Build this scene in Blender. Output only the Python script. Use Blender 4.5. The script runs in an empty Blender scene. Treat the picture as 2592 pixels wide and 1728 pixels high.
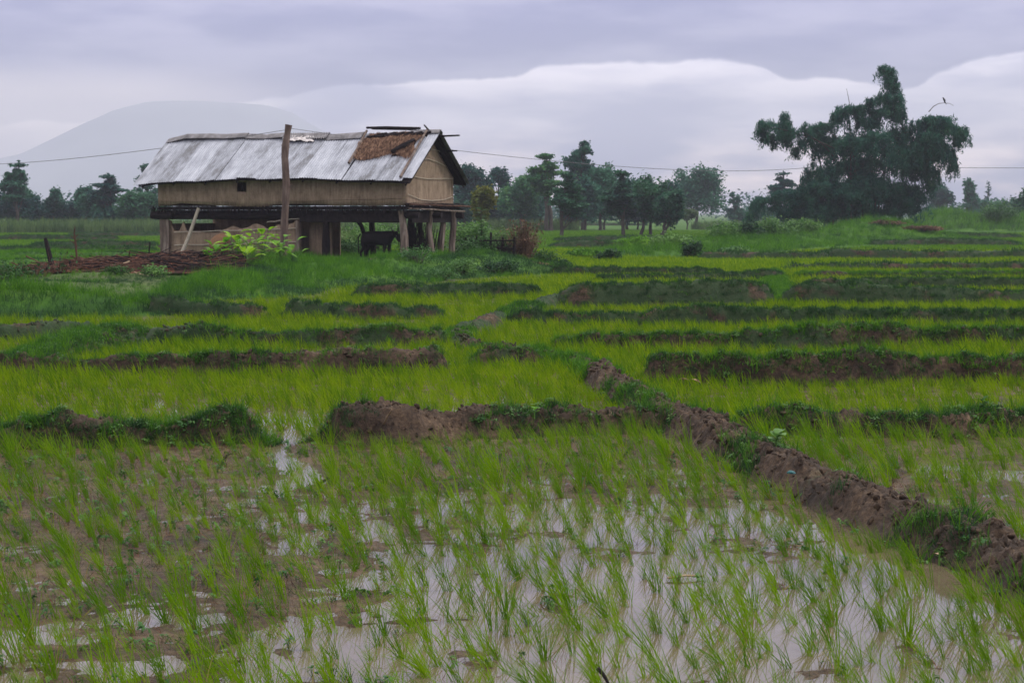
import bpy, math, random
import numpy as np
from mathutils import Vector, Matrix
R = math.radians
random.seed(7)
rng = np.random.default_rng(11)
SC = bpy.context.scene
COL = SC.collection

# ------------------------------------------------------------------ camera
CAM_H = 2.1
FPX = 4500.0                      # focal length in pixels of the 2592 px wide photograph
PITCH = math.atan(324 / FPX)
cam = bpy.data.cameras.new('camera')
camo = bpy.data.objects.new('camera', cam)
COL.objects.link(camo)
camo.location = (0, 0, CAM_H)
camo.rotation_euler = (R(90) - PITCH, 0, 0)
cam.sensor_width = 36.0
cam.lens = 36.0 * FPX / 2592.0
cam.clip_start = 0.3
cam.clip_end = 20000
cam.dof.use_dof = True
cam.dof.focus_distance = 12.0
cam.dof.aperture_fstop = 11.0
SC.camera = camo

# ------------------------------------------------------------------ world
SUN_EL, SUN_AZ = R(46), R(84)      # azimuth measured from the view direction (+Y) towards the right (+X)
w = bpy.data.worlds.new('World'); SC.world = w
w.use_nodes = True
wt = w.node_tree; wt.nodes.clear()
def N(t, typ, **kw):
    n = t.nodes.new(typ)
    for k, v in kw.items(): setattr(n, k, v)
    return n
def link(t, a, b): t.links.new(a, b)
def mth(t, op, a=None, b=None, c=None, clamp=False):
    n = N(t, 'ShaderNodeMath', operation=op, use_clamp=clamp)
    for i, v in enumerate((a, b, c)):
        if v is None: continue
        if isinstance(v, (int, float)): n.inputs[i].default_value = v
        else: link(t, v, n.inputs[i])
    return n.outputs[0]
def mixc(t, f, a, b):
    n = N(t, 'ShaderNodeMix', data_type='RGBA')
    for s, v in ((n.inputs[0], f), (n.inputs[6], a), (n.inputs[7], b)):
        if isinstance(v, (int, float)): s.default_value = v
        elif isinstance(v, tuple): s.default_value = (*v, 1) if len(v) == 3 else v
        else: link(t, v, s)
    return n.outputs[2]
def sstep(t, v, a, b):
    n = N(t, 'ShaderNodeMapRange', interpolation_type='SMOOTHSTEP')
    link(t, v, n.inputs[0]); n.inputs[1].default_value = a; n.inputs[2].default_value = b
    return n.outputs[0]
tc = N(wt, 'ShaderNodeTexCoord')
sx = N(wt, 'ShaderNodeSeparateXYZ'); link(wt, tc.outputs['Generated'], sx.inputs[0])
az = mth(wt, 'ARCTAN2', sx.outputs[0], sx.outputs[1])
el = mth(wt, 'ARCSINE', sx.outputs[2])
nz = N(wt, 'ShaderNodeTexNoise'); nz.inputs['Scale'].default_value = 22; nz.inputs['Detail'].default_value = 8
nz.inputs['Roughness'].default_value = 0.5; link(wt, tc.outputs['Generated'], nz.inputs['Vector'])
n2 = N(wt, 'ShaderNodeTexNoise'); n2.inputs['Scale'].default_value = 8; n2.inputs['Detail'].default_value = 8
mp = N(wt, 'ShaderNodeMapping'); mp.inputs['Scale'].default_value = (1, 1, 4.5)
link(wt, tc.outputs['Generated'], mp.inputs[0]); link(wt, mp.outputs[0], n2.inputs['Vector'])
# upper edge of the pale cloud bank: elevation as a function of azimuth
def px_dir(px, py):
    u = (px - 1296) / FPX; v = (864 - py) / FPX
    cp, sp = math.cos(PITCH), math.sin(PITCH)
    return Vector((u, cp + v * sp, -sp + v * cp))
def azel(px, py):
    d = px_dir(px, py).normalized()
    return math.atan2(d.x, d.y), math.asin(d.z)
edge = [(-900, 330), (0, 318), (380, 290), (600, 262), (760, 236), (980, 216), (1180, 205), (1310, 190), (1375, 162), (1560, 157), (1800, 155),
        (1920, 168), (1995, 202), (2090, 195), (2180, 208), (2260, 226), (2310, 224), (2360, 188), (2420, 172), (2480, 150), (2592, 132), (3100, 60)]
A0, A1, E1 = -0.5, 0.5, 0.16
fc = N(wt, 'ShaderNodeFloatCurve')
link(wt, mth(wt, 'DIVIDE', mth(wt, 'SUBTRACT', az, A0), A1 - A0, clamp=True), fc.inputs['Value'])
cv = fc.mapping.curves[0]
pts = [((azel(*p)[0] - A0) / (A1 - A0), azel(*p)[1] / E1) for p in edge]
cv.points[0].location = pts[0]; cv.points[1].location = pts[-1]
for p in pts[1:-1]: cv.points.new(*p)
fc.mapping.update()
E = mth(wt, 'MULTIPLY', fc.outputs[0], E1)
E = mth(wt, 'ADD', E, mth(wt, 'MULTIPLY', mth(wt, 'SUBTRACT', nz.outputs[0], 0.5), 0.016))
dlt = mth(wt, 'SUBTRACT', el, E)
bank = sstep(wt, dlt, 0.0016, -0.0010)
low = sstep(wt, el, 0.055, 0.012)
soft = sstep(wt, n2.outputs[0], 0.38, 0.64)
up_c = mixc(wt, soft, (0.15, 0.16, 0.37), (0.38, 0.37, 0.56))
bk_c = mixc(wt, soft, (0.50, 0.50, 0.72), (1.32, 1.22, 1.30))
lowc = mixc(wt, soft, (0.22, 0.23, 0.48), (2.6, 2.0, 1.7))
bk_c = mixc(wt, low, bk_c, lowc)
# bright cream gap above the hill on the left
gapm = mth(wt, 'MULTIPLY', sstep(wt, az, -0.08, -0.22), mth(wt, 'MULTIPLY', sstep(wt, el, 0.085, 0.062), 1.0))
cl = mixc(wt, bank, up_c, bk_c)
cl = mixc(wt, mth(wt, 'MULTIPLY', gapm, 0.6), cl, (1.5, 1.3, 1.2))
cl = mixc(wt, sstep(wt, el, 0.16, 0.42), cl, (0.50, 0.485, 0.475))
# brighter overhead, darker behind the camera (an overcast sky)
ze = mth(wt, 'MAXIMUM', sx.outputs[2], 0.0)
grad = mth(wt, 'ADD', 1.0, mth(wt, 'MULTIPLY', mth(wt, 'POWER', ze, 0.8), 3.4))
front = mth(wt, 'ADD', 0.72, mth(wt, 'MULTIPLY', sstep(wt, sx.outputs[1], -0.7, 0.8), 0.28))
k = mth(wt, 'MULTIPLY', grad, front)
vm = N(wt, 'ShaderNodeVectorMath', operation='SCALE'); link(wt, cl, vm.inputs[0]); link(wt, k, vm.inputs['Scale'])
sky = N(wt, 'ShaderNodeTexSky', sky_type='NISHITA', sun_disc=False, sun_elevation=SUN_EL, sun_rotation=SUN_AZ)
vs = N(wt, 'ShaderNodeVectorMath', operation='SCALE'); link(wt, sky.outputs[0], vs.inputs[0]); vs.inputs['Scale'].default_value = 0.08
cov = mixc(wt, 0.94, vs.outputs[0], vm.outputs[0])
hor = sstep(wt, sx.outputs[2], -0.02, -0.001)
fin = mixc(wt, hor, (0.05, 0.07, 0.04), cov)
bg = N(wt, 'ShaderNodeBackground'); link(wt, fin, bg.inputs[0]); bg.inputs[1].default_value = 1.0
wo = N(wt, 'ShaderNodeOutputWorld'); link(wt, bg.outputs[0], wo.inputs[0])
w.cycles.sampling_method = 'MANUAL'; w.cycles.sample_map_resolution = 512

# ------------------------------------------------------------------ sun (veiled by cloud)
sl = bpy.data.lights.new('sun', 'SUN'); sl.energy = 1.5; sl.angle = R(11); sl.color = (1.0, 0.95, 0.86)
so = bpy.data.objects.new('sun', sl); COL.objects.link(so)
sd = Vector((math.sin(SUN_AZ) * math.cos(SUN_EL), math.cos(SUN_AZ) * math.cos(SUN_EL), math.sin(SUN_EL)))
so.rotation_euler = sd.to_track_quat('Z', 'Y').to_euler()
so.location = (30, 20, 60)

SC.view_settings.view_transform = 'Standard'
SC.view_settings.look = 'None'
SC.view_settings.exposure = 0.36
SC.view_settings.gamma = 1.0
SC.render.engine = 'CYCLES'
cy = SC.cycles
cy.use_denoising = True; cy.denoising_prefilter = 'ACCURATE'
cy.max_bounces = 6; cy.diffuse_bounces = 3; cy.glossy_bounces = 3; cy.transmission_bounces = 3; cy.volume_bounces = 2
cy.transparent_max_bounces = 4
cy.caustics_reflective = False; cy.caustics_refractive = False
cy.sample_clamp_indirect = 4

# ------------------------------------------------------------------ helpers
def tag(o, label, cat=None, group=None, kind=None):
    o['label'] = label
    if cat: o['category'] = cat
    if group: o['group'] = group
    if kind: o['kind'] = kind
    return o
def gnd(px, py, z=0.0):
    d = px_dir(px, py); t = (z - CAM_H) / d.z
    return Vector((0, 0, CAM_H)) + d * t
def at(px, py, Y):
    d = px_dir(px, py); return Vector((0, 0, CAM_H)) + d * (Y / d.y)
def hash3(i, j, k, s):
    h = (i * 374761393 + j * 668265263 + k * 2147483647 + s * 1274126177) & 0xFFFFFFFF
    h = ((h ^ (h >> 13)) * 1274126177) & 0xFFFFFFFF
    h = (h ^ (h >> 16)) & 0xFFFFFF
    return h / float(0xFFFFFF)
def vn(x, y, z=0.0, s=0):
    x = np.asarray(x, float); y = np.asarray(y, float); z = np.broadcast_to(np.asarray(z, float), x.shape)
    i, j, k = np.floor(x).astype(np.int64), np.floor(y).astype(np.int64), np.floor(z).astype(np.int64)
    fx, fy, fz = x - i, y - j, z - k
    fx = fx * fx * (3 - 2 * fx); fy = fy * fy * (3 - 2 * fy); fz = fz * fz * (3 - 2 * fz)
    r = 0
    for a in (0, 1):
        for b in (0, 1):
            for c in (0, 1):
                r = r + hash3(i + a, j + b, k + c, s) * (fx if a else 1 - fx) * (fy if b else 1 - fy) * (fz if c else 1 - fz)
    return r * 2 - 1
def fbm(x, y, z=0.0, s=0, o=4, g=0.5):
    a, f, r, t = 1.0, 1.0, 0, 0
    for q in range(o):
        r = r + a * vn(np.asarray(x) * f, np.asarray(y) * f, np.asarray(z) * f, s + q * 17); t += a; a *= g; f *= 2.03
    return r / t
def ss(v, a, b):
    t = np.clip((v - a) / (b - a), 0, 1); return t * t * (3 - 2 * t)
def mesh_np(name, V, F, mat=None, smooth=False, uv=None):
    """V (n,3); F (m,4) or (m,3) array"""
    V = np.ascontiguousarray(V, dtype=np.float32); F = np.ascontiguousarray(F, dtype=np.int32)
    me = bpy.data.meshes.new(name)
    k = F.shape[1]
    me.vertices.add(len(V)); me.vertices.foreach_set('co', V.ravel())
    me.loops.add(F.size); me.loops.foreach_set('vertex_index', F.ravel())
    me.polygons.add(len(F)); me.polygons.foreach_set('loop_start', np.arange(0, F.size, k, dtype=np.int32))
    if smooth: me.polygons.foreach_set('use_smooth', np.ones(len(F), dtype=bool))
    if mat: me.materials.append(mat)
    me.update(calc_edges=True)
    return me
def link_ob(name, me, parent=None, loc=None):
    o = bpy.data.objects.new(name, me); COL.objects.link(o)
    if parent: o.parent = parent
    if loc is not None: o.location = loc
    return o
def empty(name, loc, rz=0.0):
    o = bpy.data.objects.new(name, None); COL.objects.link(o)
    o.location = loc; o.rotation_euler = (0, 0, rz); o.empty_display_size = 0.3
    return o
class MB:
    def __init__(s): s.v = []; s.f = []
    def add(s, V, F):
        b = len(s.v); s.v += [tuple(p) for p in V]; s.f += [tuple(b + i for i in q) for q in F]; return s
    def box(s, lo, hi, rot=None, jit=0.0):
        c = [(x, y, z) for z in (lo[2], hi[2]) for y in (lo[1], hi[1]) for x in (lo[0], hi[0])]
        c = [Vector(p) + Vector((random.uniform(-jit, jit), random.uniform(-jit, jit), random.uniform(-jit, jit))) for p in c]
        if rot is not None:
            m = (Vector(lo) + Vector(hi)) / 2; c = [m + rot @ (p - m) for p in c]
        return s.add(c, [(0, 2, 3, 1), (4, 5, 7, 6), (0, 1, 5, 4), (2, 6, 7, 3), (0, 4, 6, 2), (1, 3, 7, 5)])
    def tube(s, P, rad, n=7, rough=0.0, caps=True):
        P = [Vector(p) for p in P]; m = len(P)
        if isinstance(rad, (int, float)): rad = [rad] * m
        V = []; t = None; side = None
        for i, p in enumerate(P):
            t = (P[min(i + 1, m - 1)] - P[max(i - 1, 0)]).normalized()
            if side is None:
                side = t.cross(Vector((0, 0, 1)) if abs(t.z) < 0.9 else Vector((1, 0, 0))).normalized()
            else:
                side = (side - t * side.dot(t)).normalized()
            up = t.cross(side)
            for k in range(n):
                a = 2 * math.pi * k / n; r = rad[i] * (1 + random.uniform(-rough, rough))
                V.append(p + (side * math.cos(a) + up * math.sin(a)) * r)
        F = [(i * n + k, i * n + (k + 1) % n, (i + 1) * n + (k + 1) % n, (i + 1) * n + k) for i in range(m - 1) for k in range(n)]
        if caps: F += [tuple(range(n))[::-1], tuple((m - 1) * n + k for k in range(n))]
        return s.add(V, F)
    def grid(s, fn, nu, nv):
        V = [fn(i / nu, j / nv) for j in range(nv + 1) for i in range(nu + 1)]
        F = [(j * (nu + 1) + i, j * (nu + 1) + i + 1, (j + 1) * (nu + 1) + i + 1, (j + 1) * (nu + 1) + i) for j in range(nv) for i in range(nu)]
        return s.add(V, F)
    def build(s, name, mat, parent=None, smooth=False, loc=None):
        me = bpy.data.meshes.new(name); me.from_pydata(s.v, [], s.f); me.materials.append(mat)
        if smooth: me.polygons.foreach_set('use_smooth', [True] * len(me.polygons))
        me.update()
        return link_ob(name, me, parent, loc)
def wob(a, b, n, amp, seed=0):
    rr = random.Random(seed); a, b = Vector(a), Vector(b); P = []
    for i in range(n + 1):
        t = i / n; k = math.sin(t * math.pi) if 0 < i < n else 0
        P.append(a.lerp(b, t) + Vector((rr.uniform(-1, 1), rr.uniform(-1, 1), rr.uniform(-.3, .3))) * amp * (0.3 + 0.7 * k if 0 < i < n else 0))
    return P

# ------------------------------------------------------------------ materials
def mat_base(name):
    m = bpy.data.materials.new(name); m.use_nodes = True; t = m.node_tree
    return m, t, t.nodes['Principled BSDF']
def noise_node(t, scale, detail=4, rough=0.6, coord='Object', mscale=None):
    c = N(t, 'ShaderNodeTexCoord'); n = N(t, 'ShaderNodeTexNoise')
    n.inputs['Scale'].default_value = scale; n.inputs['Detail'].default_value = detail; n.inputs['Roughness'].default_value = rough
    if mscale:
        q = N(t, 'ShaderNodeMapping'); q.inputs['Scale'].default_value = mscale
        link(t, c.outputs[coord], q.inputs[0]); link(t, q.outputs[0], n.inputs['Vector'])
    else: link(t, c.outputs[coord], n.inputs['Vector'])
    return n.outputs[0]
def ramp(t, f, stops):
    r = N(t, 'ShaderNodeValToRGB'); link(t, f, r.inputs[0]); e = r.color_ramp.elements
    e[0].position, e[0].color = stops[0][0], (*stops[0][1], 1)
    e[1].position, e[1].color = stops[-1][0], (*stops[-1][1], 1)
    for p, c in stops[1:-1]: x = e.new(p); x.color = (*c, 1)
    return r.outputs[0]
def bump(t, b, h, strength, dist=0.02):
    n = N(t, 'ShaderNodeBump'); n.inputs['Strength'].default_value = strength; n.inputs['Distance'].default_value = dist
    link(t, h, n.inputs['Height']); link(t, n.outputs[0], b.inputs['Normal'])
def wall_mat():
    m, t, b = mat_base('mud_plaster')
    f = noise_node(t, 3.0, 8, 0.7, 'Object', (1, 1, .6)); g = noise_node(t, 9.0, 5, 0.7, 'Object', (1.6, 1.6, .12)); c2 = noise_node(t, 26, 4, .7)
    k = mth(t, 'ADD', mth(t, 'ADD', mth(t, 'MULTIPLY', f, .45), mth(t, 'MULTIPLY', g, .35)), mth(t, 'MULTIPLY', c2, .2))
    link(t, ramp(t, k, [(0.38, (0.13, 0.092, 0.066)), (0.47, (0.225, 0.165, 0.12)), (0.56, (0.30, 0.225, 0.165)), (0.66, (0.39, 0.31, 0.235))]), b.inputs['Base Color'])
    b.inputs['Roughness'].default_value = .95; b.inputs['Specular IOR Level'].default_value = .15
    bump(t, b, k, .8, .05); return m
def rough_mat(name, stops, scale, rough=0.85, bstr=0.5, bdist=0.02, mscale=None, coord='Object', spec=0.3, metal=0.0, detail=6):
    m, t, b = mat_base(name)
    f = noise_node(t, scale, detail, 0.65, coord, mscale)
    link(t, ramp(t, f, stops), b.inputs['Base Color'])
    b.inputs['Roughness'].default_value = rough; b.inputs['Specular IOR Level'].default_value = spec if rough < .8 else spec * .4; b.inputs['Metallic'].default_value = metal
    if bstr: bump(t, b, f, bstr, bdist)
    return m
def leaf_mat(name, c0, c1, scale=1.2, trans=0.35, rough=0.5, c2=None, spec=0.15):
    m, t, b = mat_base(name)
    f = noise_node(t, scale, 3, 0.7)
    oi = N(t, 'ShaderNodeObjectInfo')
    f2 = mth(t, 'ADD', mth(t, 'MULTIPLY', f, 0.75), mth(t, 'MULTIPLY', oi.outputs['Random'], 0.25))
    col = ramp(t, f2, [(0.38, c0), (0.62, c1)] + ([(0.74, c2)] if c2 else []))
    link(t, col, b.inputs['Base Color']); b.inputs['Roughness'].default_value = rough
    b.inputs['Specular IOR Level'].default_value = spec
    tr = N(t, 'ShaderNodeBsdfTranslucent'); link(t, col, tr.inputs[0])
    mx = N(t, 'ShaderNodeMixShader'); mx.inputs[0].default_value = trans
    link(t, b.outputs[0], mx.inputs[1]); link(t, tr.outputs[0], mx.inputs[2])
    link(t, mx.outputs[0], t.nodes['Material Output'].inputs[0])
    return m
M = {}
M['rice'] = leaf_mat('rice_blade', (0.075, 0.175, 0.002), (0.19, 0.325, 0.002), 0.9, 0.5, 0.6, (0.37, 0.45, 0.006))
M['rice_far'] = leaf_mat('rice_far_blade', (0.075, 0.165, 0.002), (0.22, 0.330, 0.002), 0.30, 0.5, 0.65, (0.42, 0.46, 0.006))
M['rice_dull'] = leaf_mat('rice_dull_blade', (0.055, 0.15, 0.004), (0.115, 0.24, 0.005), 0.08, 0.4, 0.65, (0.19, 0.30, 0.01))
M['straw'] = leaf_mat('straw_blade', (0.16, 0.13, 0.03), (0.34, 0.28, 0.10), 0.9, 0.3, 0.6)
M['grass'] = leaf_mat('grass_blade', (0.030, 0.11, 0.008), (0.10, 0.25, 0.010), 0.6, 0.4, 0.6, (0.20, 0.36, 0.012))
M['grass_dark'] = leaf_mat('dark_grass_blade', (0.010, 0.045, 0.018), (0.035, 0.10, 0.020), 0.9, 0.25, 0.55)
M['weed'] = leaf_mat('weed_leaf', (0.04, 0.12, 0.03), (0.12, 0.24, 0.05), 1.5, 0.3, 0.45)
M['taro'] = leaf_mat('bright_leaf', (0.09, 0.26, 0.012), (0.26, 0.46, 0.02), 2.0, 0.45, 0.4)
M['tree_mid'] = leaf_mat('tree_leaf', (0.012, 0.062, 0.045), (0.045, 0.150, 0.065), 0.8, 0.35, 0.55, (0.11, 0.25, 0.06))
M['tree_far'] = leaf_mat('far_tree_leaf', (0.012, 0.065, 0.060), (0.045, 0.150, 0.090), 0.5, 0.3, 0.6)
M['tree_yel'] = leaf_mat('yellowing_leaf', (0.05, 0.10, 0.02), (0.14, 0.14, 0.02), 0.8, 0.3, 0.6)
M['bamboo'] = leaf_mat('bamboo_leaf', (0.008, 0.050, 0.050), (0.036, 0.135, 0.085), 0.75, 0.35, 0.5, (0.11, 0.25, 0.10))
M['cane'] = leaf_mat('cane_leaf', (0.05, 0.10, 0.035), (0.12, 0.19, 0.06), 0.3, 0.35, 0.6, (0.18, 0.25, 0.09))
M['drybush'] = leaf_mat('dry_twig_leaf', (0.07, 0.045, 0.032), (0.19, 0.11, 0.075), 1.2, 0.2, 0.8)
M['deadleaf'] = leaf_mat('dead_leaf', (0.035, 0.014, 0.012), (0.20, 0.062, 0.03), 2.5, 0.2, 0.8)
M['bark'] = rough_mat('bark', [(0.3, (0.03, 0.024, 0.022)), (0.7, (0.10, 0.085, 0.075))], 6, 0.9, 0.6, 0.02, (1, 1, 0.25))
M['wood'] = rough_mat('weathered_wood', [(0.3, (0.06, 0.045, 0.04)), (0.5, (0.14, 0.105, 0.09)), (0.72, (0.30, 0.25, 0.22))], 9, 0.85, 0.6, 0.01, (1, 1, 0.15))
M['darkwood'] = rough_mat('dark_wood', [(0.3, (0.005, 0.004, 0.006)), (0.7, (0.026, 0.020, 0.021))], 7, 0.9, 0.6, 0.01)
M['polewood'] = rough_mat('pole_wood', [(0.3, (0.05, 0.033, 0.03)), (0.52, (0.12, 0.085, 0.075)), (0.75, (0.24, 0.18, 0.16))], 7, 0.9, 0.8, 0.02, (1, 1, 0.2))
M['stick'] = rough_mat('twig_bark', [(0.3, (0.03, 0.016, 0.014)), (0.7, (0.13, 0.07, 0.05))], 5, 0.9, 0.3)
M['paleStick'] = rough_mat('pale_stick', [(0.3, (0.22, 0.15, 0.09)), (0.7, (0.42, 0.32, 0.22))], 8, 0.8, 0.3)
M['thatch'] = rough_mat('thatch_straw', [(0.36, (0.035, 0.018, 0.014)), (0.5, (0.13, 0.072, 0.048)), (0.64, (0.36, 0.22, 0.15))], 7, 0.95, 0.9, 0.03, (3, 1, 0.6))
M['mudwall'] = wall_mat()
M['string'] = rough_mat('split_bamboo', [(0.3, (0.34, 0.29, 0.24)), (0.7, (0.50, 0.45, 0.38))], 20, 0.8, 0.1)
M['cloth'] = rough_mat('pale_rag', [(0.3, (0.42, 0.38, 0.38)), (0.7, (0.70, 0.66, 0.66))], 9, 0.9, 0.4)
M['hide'] = rough_mat('black_hide', [(0.3, (0.004, 0.004, 0.005)), (0.7, (0.012, 0.010, 0.012))], 6, 0.85, 0.1)
M['horn'] = rough_mat('horn', [(0.3, (0.05, 0.045, 0.04)), (0.7, (0.12, 0.10, 0.09))], 9, 0.5, 0.1)
M['wicker'] = rough_mat('wicker', [(0.3, (0.15, 0.08, 0.045)), (0.7, (0.36, 0.20, 0.12))], 30, 0.85, 0.8, 0.02, (1, 3, 3))
M['cable'] = rough_mat('cable', [(0.3, (0.09, 0.09, 0.11)), (0.7, (0.13, 0.13, 0.15))], 3, 0.6, 0)
M['dirtred'] = rough_mat('reddish_earth', [(0.3, (0.16, 0.075, 0.045)), (0.7, (0.34, 0.17, 0.10))], 5, 0.95, 0.6, 0.03)
M['plastic'] = rough_mat('teal_plastic', [(0.3, (0.0, 0.05, 0.06)), (0.7, (0.005, 0.09, 0.10))], 9, 0.4, 0.2)
M['whitewall'] = rough_mat('whitewashed_wall', [(0.3, (0.45, 0.43, 0.40)), (0.7, (0.62, 0.60, 0.57))], 2, 0.9, 0.1)

def tin_mat():
    m, t, b = mat_base('corrugated_tin')
    f = noise_node(t, 2.2, 7, 0.7, 'Object', (1.6, 0.5, 0.5))
    g = noise_node(t, 14, 4, 0.7)
    oi = N(t, 'ShaderNodeObjectInfo')
    k = mth(t, 'ADD', mth(t, 'ADD', mth(t, 'MULTIPLY', f, 0.75), mth(t, 'MULTIPLY', g, 0.22)), mth(t, 'MULTIPLY', oi.outputs['Random'], 0.20))
    link(t, ramp(t, k, [(0.42, (0.11, 0.11, 0.125)), (0.50, (0.20, 0.21, 0.25)), (0.62, (0.31, 0.325, 0.385)), (0.76, (0.42, 0.435, 0.50))]), b.inputs['Base Color'])
    b.inputs['Metallic'].default_value = 0.25; b.inputs['Roughness'].default_value = 0.5
    bump(t, b, g, 0.15, 0.01)
    return m
M['tin'] = tin_mat()
M['tinold'] = rough_mat('old_grey_tin', [(0.3, (0.09, 0.085, 0.095)), (0.5, (0.17, 0.16, 0.17)), (0.7, (0.28, 0.27, 0.30))], 4, 0.7, 0.3, 0.01, metal=0.2)

def soil_mat():
    m, t, b = mat_base('bund_soil')
    f = noise_node(t, 2.0, 9, 0.72); g = noise_node(t, 24, 6, 0.7)
    k = mth(t, 'ADD', mth(t, 'MULTIPLY', f, 0.6), mth(t, 'MULTIPLY', g, 0.4))
    c = ramp(t, k, [(0.38, (0.014, 0.009, 0.006)), (0.48, (0.040, 0.025, 0.017)), (0.57, (0.085, 0.054, 0.034)), (0.68, (0.20, 0.135, 0.085))])
    ge = N(t, 'ShaderNodeNewGeometry'); sp = N(t, 'ShaderNodeSeparateXYZ'); link(t, ge.outputs['Position'], sp.inputs[0])
    h = noise_node(t, 1.1, 4, 0.6)
    mm = sstep(t, mth(t, 'ADD', h, mth(t, 'MULTIPLY', sstep(t, sp.outputs[1], 17.0, 34.0), 0.30)), 0.66, 0.78)
    c = mixc(t, mth(t, 'MULTIPLY', mm, 0.8), c, (0.016, 0.050, 0.014))
    link(t, c, b.inputs['Base Color']); b.inputs['Roughness'].default_value = 0.8; b.inputs['Specular IOR Level'].default_value = 0.3
    bump(t, b, k, 1.0, 0.06)
    return m
M['soil'] = soil_mat()
def ground_mat():
    m, t, b = mat_base('paddy_mud')
    f = noise_node(t, 1.3, 8, 0.7); g = noise_node(t, 22, 6, 0.7)
    k = mth(t, 'ADD', mth(t, 'MULTIPLY', f, 0.55), mth(t, 'MULTIPLY', g, 0.45))
    mud = ramp(t, k, [(0.40, (0.028, 0.018, 0.010)), (0.5, (0.075, 0.050, 0.028)), (0.60, (0.15, 0.102, 0.062))])
    vg = N(t, 'ShaderNodeAttribute', attribute_name='veg')
    gn = noise_node(t, 0.35, 8, 0.65)
    gr = ramp(t, gn, [(0.35, (0.02, 0.06, 0.010)), (0.5, (0.04, 0.11, 0.012)), (0.66, (0.08, 0.16, 0.018))])
    link(t, mixc(t, vg.outputs['Fac'], mud, gr), b.inputs['Base Color'])
    rg = mth(t, 'ADD', 0.42, mth(t, 'MULTIPLY', vg.outputs['Fac'], 0.45)); link(t, mth(t, 'ADD', rg, mth(t, 'MULTIPLY', g, 0.15)), b.inputs['Roughness'])
    b.inputs['Specular IOR Level'].default_value = 0.14
    bump(t, b, k, 1.0, 0.09)
    return m
M['ground'] = ground_mat()
def water_mat():
    m, t, b = mat_base('muddy_water')
    f = noise_node(t, 0.8, 4, 0.6)
    link(t, ramp(t, f, [(0.35, (0.098, 0.080, 0.050)), (0.65, (0.135, 0.106, 0.068))]), b.inputs['Base Color'])
    b.inputs['Roughness'].default_value = 0.04; b.inputs['IOR'].default_value = 1.42
    r = noise_node(t, 9, 3, 0.5, 'Object', (1, 0.6, 1))
    bump(t, b, r, 0.03, 0.01)
    return m
M['water'] = water_mat()
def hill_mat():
    return rough_mat('hill_hazed', [(0.3, (0.32, 0.34, 0.39)), (0.7, (0.42, 0.44, 0.49))], 0.006, 0.95, 0)  # pale grey base colour carries part of the haze fade
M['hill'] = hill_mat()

# ------------------------------------------------------------------ terrain
def P2(px, py, z=0.0):
    g = gnd(px, py, z); return (g.x, g.y)
def seg_dist(x, y, poly):
    x = np.asarray(x, float); y = np.asarray(y, float)
    best = np.full(x.shape, 1e9); tt = np.zeros(x.shape); L = 0.0
    for (x0, y0), (x1, y1) in zip(poly[:-1], poly[1:]):
        dx, dy = x1 - x0, y1 - y0; l2 = dx * dx + dy * dy; l = math.sqrt(l2)
        t = np.clip(((x - x0) * dx + (y - y0) * dy) / l2, 0, 1)
        d = np.hypot(x - x0 - t * dx, y - y0 - t * dy)
        u = d < best; best = np.where(u, d, best); tt = np.where(u, L + t * l, tt); L += l
    return best, tt / L
def in_poly(x, y, poly):
    r = np.zeros(np.shape(x), bool); n = len(poly)
    for i in range(n):
        (x0, y0), (x1, y1) = poly[i], poly[(i + 1) % n]
        c = ((y0 > y) != (y1 > y)) & (x < (x1 - x0) * (y - y0) / ((y1 - y0) if y1 != y0 else 1e-9) + x0)
        r ^= c
    return r
YARD = [(-34, 33.5), P2(0, 824), P2(200, 822), P2(352, 806), P2(405, 778), P2(620, 772), P2(850, 757), P2(900, 737), P2(1050, 722), P2(1200, 706),
        P2(1392, 694), (3.0, 69), (2.0, 76), (-10, 82), (-34, 82)]
def sdf(x, y, poly):
    d, _ = seg_dist(x, y, poly + [poly[0]]); return np.where(in_poly(x, y, poly), d, -d)
BANK = [(7.5, 88), (11, 100), (16.5, 113), (22, 126), (28.5, 134.0), (32, 135)]
BANKH = [0.25, 0.45, 0.65, 0.75, 1.15, 0.4]
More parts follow.
